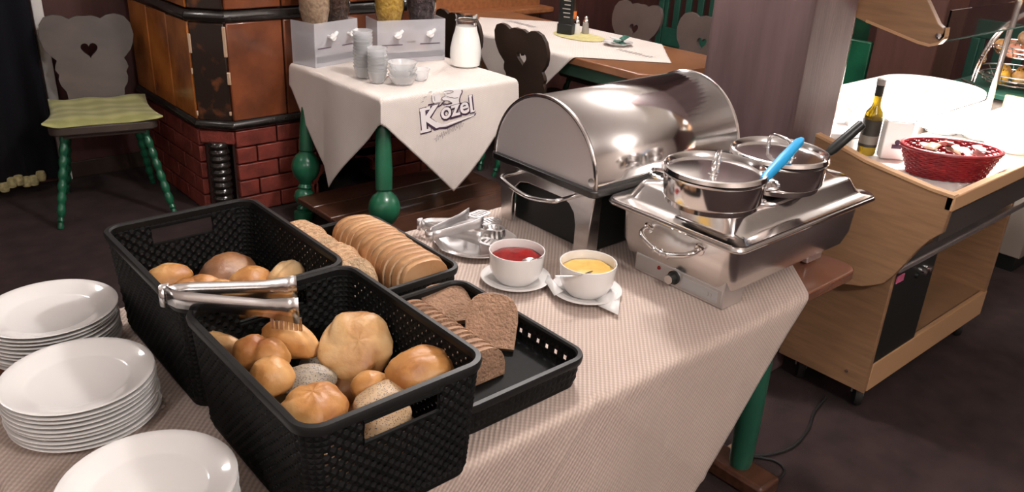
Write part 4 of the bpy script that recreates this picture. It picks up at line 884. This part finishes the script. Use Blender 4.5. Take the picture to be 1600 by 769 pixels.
for k in range(11):
    a0 = random.uniform(0, 2*PI); rr = random.uniform(.15, .8); p = Vector((rr*.105*math.cos(a0), rr*.062*math.sin(a0), 0)); p.rotate(Matrix.Rotation(R(-46), 3, 'Z'))
    b = MB(); b.loft([rl(.018, .012, .004, -.001), rl(.026, .019, .006, .005), rl(.018, .012, .004, .011)]); o = b.build('portion_packet', [mat('white sachet', (.75, .68, .66), .35), mat('pink sachet', (.5, .22, .2), .35), mat('brown sachet', (.3, .16, .1), .4)][k % 3], None, loc=(rc_.x+p.x, rc_.y+p.y, ZT+.06+.0035*k), rot=(R(random.uniform(-25, 25)), R(random.uniform(-25, 25)), a0*2))
    cn = ['white', 'pink', 'brown'][k % 3]; tag(o, cn+' portion packet heaped in the red woven basket', 'packet', cn+' portion packets in the red basket')
# oil bottle
ob = at(1352, 240, ZT); t = thing('oil_bottle', 'dark glass oil bottle with yellow oil and a grey cap on the trolley', 'bottle', (ob.x, ob.y, ZT))
b = MB(); b.lathe([(.001, 0), (.028, 0), (.031, .004), (.031, .13), (.027, .15), (.015, .168), (.0135, .18), (.0135, .235)], 28); b.build('glass', mat('oil glass', (.20, .13, .006), .06, trans=.5, ior=1.4, coat=.4), t)
b = MB(); b.lathe([(.0316, .03), (.0316, .125)], 28, cap0=False, cap1=False); b.build('label', mat('dark bottle label', (.02, .017, .012), .5), t)
b = MB(); b.lathe([(.0318, .04), (.0318, .07)], 28, cap0=False, cap1=False); b.build('label_band', mat('grey label band', (.15, .13, .11), .5), t)
b = MB(); b.lathe([(.0142, .205), (.0142, .245)], 20, cap0=False, cap1=False); b.build('neck_foil', blackm, t)
b = MB(); b.lathe([(.0155, .242), (.0155, .262), (.012, .265), (.001, .265)], 20); b.build('cap', mat('grey cap', (.25, .24, .23), .4), t)
# white cartons with small black print
def carton(label, px, py, w_, d_, h_, rz, mark):
    p = at(px, py, ZT); t = thing('white_carton', label, 'carton', (p.x, p.y, ZT), R(rz)); b = MB(); b.box(-w_/2, w_/2, -d_/2, d_/2, 0, h_); b.build('box', white, t, bevel=.004)
    b = MB(); b.box(-w_/2, w_/2, -d_/2, d_/2, h_, h_+.004); b.build('flap', white, t, bevel=.001)
    if mark:
        B('print_block', -.016, .016, -d_/2-.0012, -d_/2, h_*.30, h_*.30+.014, ink, t); b = MB(); b.lathe([(.001, 0), (.009, 0), (.009, .001), (.001, .001)], 14, Matrix.Translation((0, -d_/2, h_*.30+.022)) @ Matrix.Rotation(PI/2, 4, 'X')); b.build('print_dot', ink, t)
carton('white carton with a small black mark behind the oil bottle', 1338, 222, .10, .05, .12, -46, True)
carton('white carton with a small black mark between the oil bottle and the red basket', 1392, 246, .09, .05, .13, -46, True)
for k, (px, py) in enumerate(((1470, 205), (1530, 215), (1580, 235))):
    p = at(px, py, ZT); b = MB(); b.lathe(pp, 36); o = b.build('plate', porc, None, loc=(p.x, p.y, ZT), ang=50); o.scale = (.8, .8, 1); tag(o, ['white plate behind the red woven basket', 'white plate beside the red woven basket', 'white plate at the far end of the trolley'][k], 'plate')
p = at(1490, 182, ZT+.02)
b = MB(); b.tube([p+Vector((-.06, .06, 0)), p+Vector((.07, -.05, .006))], .006, 8, flat=.5); o = b.build('butter_knife', satin, None); tag(o, 'steel knife lying on the white counter behind the red basket', 'knife')

# ---------------------------------------------------------------- white side buffet behind the trolley
t = thing('white_buffet', 'white clothed buffet table with rounded corners behind the trolley', 'table', (0, 0, 0))
out = rrect(.70, .225, .20, 10, 3.36, 1.545); b = MB(); b.prism(out, lambda a, c: (a, c, .835), lambda a, c: (a, c, .865)); b.build('tabletop', whitecloth, t, bevel=.008)
b = MB(); n = 120; per = rrect(.705, .23, .205, 29, 3.36, 1.545); n = len(per); b.loft([[Vector((x, y, .84)) for x, y in per], [Vector((x+.008*math.sin(i*.9)*(1 if abs(y-1.545) < .2 else .3), y+.004*math.sin(i*.9), .35)) for i, (x, y) in enumerate(per)]], False, False); b.build('skirt', whitecloth, t)
for x in (2.85, 3.85):
    for y in (1.42, 1.67): B('leg', x-.02, x+.02, y-.02, y+.02, 0, .835, darkw, t)
for k, (px, py, h_) in enumerate(((1350, 150, .05), (1410, 150, .04), (1470, 145, .03))):
    p = at(px, py, .867); p.y = min(max(p.y, 1.42), 1.66); p.x = min(p.x, 3.9)
    b = MB(); b.loft([rl(.07, .05, .02, 0), rl(.075, .055, .02, h_*.5), rl(.066, .046, .018, h_)]); o = b.build('serving_dish', porc, None, loc=(p.x, p.y, .866), rot=(0, 0, R(20*k))); tag(o, ['tall', 'medium', 'low'][k]+' white covered dish on the white buffet table', 'dish')

# ---------------------------------------------------------------- sideboard with fruit stand
t = thing('sideboard', 'plain grey sideboard with dark plinth beyond the trolley', 'cabinet', (0, 0, 0))
B('body', 4.22, 4.92, 1.09, 1.62, .08, .79, mat('grey beige laminate', (.26, .22, .19), .5), t, bevel=.004); B('plinth', 4.24, 4.90, 1.11, 1.60, 0, .08, blackm, t); B('top', 4.20, 4.94, 1.07, 1.64, .79, .815, darkgreen, t, bevel=.004)
b = MB(); b.lathe([(.008, 0), (.006, .018), (.001, .02)], 12, Matrix.Translation((4.3, 1.09, .6)) @ Matrix.Rotation(PI/2, 4, 'X')); b.build('knob', chrome, t)
fcx, fcy, fz = 4.44, 1.38, .816
t = thing('fruit_stand', 'two tier chrome wire fruit stand with an arched frame on the sideboard', 'fruit stand', (fcx, fcy, fz), R(-42))
b = MB()
for dx in (-.012, .012): b.tube([(.22*math.cos(R(a))*-1, dx, .02+.34*math.sin(R(a))) for a in range(0, 181, 9)], .006, 8)
b.build('arch', chrome, t)
for z, r in ((.03, .20), (.155, .165)):
    for k in range(3):
        b = MB(); rr = r*(.8+.1*k); zz = z+.022*k; b.tube([(rr*math.cos(2*PI*i/40), rr*math.sin(2*PI*i/40), zz) for i in range(40)], .004, 6, closed=True); b.build('wire_ring', chrome, t)
    for k in range(10):
        a = 2*PI*k/10; b = MB(); b.tube([(0, 0, z-.012), (r*.5*math.cos(a), r*.5*math.sin(a), z-.012), (r*.8*math.cos(a), r*.8*math.sin(a), z), (r*math.cos(a), r*math.sin(a), z+.044)], .0028, 6); b.build('wire_rib', chrome, t)
for x in (-.20, .20):
    b = MB(); b.lathe([(.001, .012), (.012, .014), (.016, .03), (.012, .045), (.001, .048)], 14, c=(x, 0, .10)); b.build('hanger', chrome, t)
b = MB()
for x in (-.22, .22): b.tube([(x, -.10, .006), (x, .10, .006)], .006, 8)
b.build('foot', chrome, t)
app = [mat('red yellow apple', (.50, .20, .10), .3, col2=(.55, .36, .08), vscale=12), mat('yellow orange', (.62, .33, .03), .45, var=.1), mat('brown pear skin', (.33, .20, .11), .4, var=.2, vscale=20), mat('peach skin', (.60, .30, .19), .6, col2=(.5, .16, .10), vscale=14)]
nm = ['apple', 'orange', 'pear', 'peach']; k = 0
Zr = Matrix.Rotation(R(-42), 3, 'Z')
for z, pts in ((.168, [(0, 0), (.068, .01), (-.066, .01), (.02, .066), (-.03, -.066), (.045, -.06), (-.045, .07), (.10, .06), (-.10, -.05), (.11, -.05), (-.105, .06)]), (.222, [(.03, .012), (-.034, -.01), (.0, -.06), (.07, -.04)]), (.048, [(0, 0), (.08, 0), (-.08, .0), (.04, .075), (-.045, .075), (.04, -.075), (-.045, -.075), (.115, -.065), (.12, .07), (-.12, -.06)])):
    for x, y in pts:
        kind = [0, 3, 2, 0, 3, 2, 3][k % 7] if z > .1 else [1, 0, 3, 1][k % 4]; p = Zr @ Vector((x, y, 0))
        b = MB(); b.lathe([(.002, .004), (.012, 0), (.026, .008), (.034, .028), (.033, .042), (.024, .056), (.010, .06), (.003, .055)], 20); root = b.build(nm[kind], app[kind], None, loc=(fcx+p.x, fcy+p.y, fz+z-.014), rot=(R(random.uniform(-20, 20)), R(random.uniform(-20, 20)), k))
        tag(root, '%s in the %s of the chrome fruit stand' % (['red and yellow apple', 'yellow orange', 'brown pear', 'pinkish peach'][kind], 'upper wire tier' if z > .1 else 'lower wire tier'), 'fruit', ['apples', 'oranges', 'pears', 'peaches'][kind]+' in the fruit stand %s tier' % ('upper' if z > .1 else 'lower'))
        b = MB(); b.tube([(0, 0, .052), (.002, 0, .066)], .0018, 6); b.build('stem', darkw, root); k += 1

# ================================================================== BACKGROUND FURNITURE
struct(B('pillar', 5.15, 5.45, 2.08, 2.47, 0, ZC, mat('red brown column', (.10, .042, .032), .5, var=.2, vscale=5, stretch=(4, 4, .5)), bevel=.01))
def bench(label, loc, rz, L):
    t = thing('green_bench', label, 'bench', (*loc, 0), rz)
    B('seat', 0, L, -.42, 0, .42, .46, darkgreen, t, bevel=.006); B('back_top', 0, L, .0, .03, .86, .97, darkgreen, t, bevel=.006); B('back_bottom', 0, L, 0, .03, .46, .60, darkgreen, t, bevel=.006)
    n = int(L/.11)
    for i in range(n): B('slat', i*L/n+.02, i*L/n+.075, .005, .025, .60, .86, darkgreen, t, bevel=.003)
    for x in (0, L-.05): B('leg', x, x+.05, -.42, -.37, 0, .42, darkgreen, t, bevel=.004); B('leg', x, x+.05, -.02, .03, 0, .86, darkgreen, t, bevel=.004)
bench('long dark green slatted bench beyond the fruit stand', (5.55, 2.05), R(-90), 1.6)
bench('dark green slatted bench behind the grey brown heart chairs', (5.3, 4.3), R(-90), 1.1)
t = thing('green_bench', 'bright green bench end visible behind the dark column', 'bench', (0, 0, 0))
B('end_panel', 5.2, 5.23, 2.50, 2.95, 0, .78, greenp, t, bevel=.01); B('seat', 5.23, 6.0, 2.52, 2.95, .42, .46, greenp, t, bevel=.006); B('back', 5.23, 6.0, 2.92, 2.95, .46, .92, greenp, t, bevel=.006)
o = B('seat_cushion', 5.3, 5.6, 2.60, 2.90, .462, .52, mat('pale cushion', (.45, .42, .38), .9), None, bevel=.02); tag(o, 'pale cushion lying on the bright green bench', 'cushion')

# cable on the floor
b = MB(); b.tube(smoothpath([at(1150, 700, .006), at(1185, 712, .006), at(1235, 700, .006), at(1262, 672, .006), at(1272, 645, .006), at(1290, 622, .006)], 8), .005, 8); o = b.build('power_cable', rubber, None); tag(o, 'black power cable curving over the carpet to the trolley', 'cable')
b = MB(); b.tube(smoothpath([at(1165, 712, .006), at(1210, 720, .006), at(1226, 738, .006), at(1200, 757, .006), at(1165, 740, .006)], 8), .004, 8); o = b.build('power_cable', rubber, None); tag(o, 'black power cable looped on the carpet beside the green table leg', 'cable')
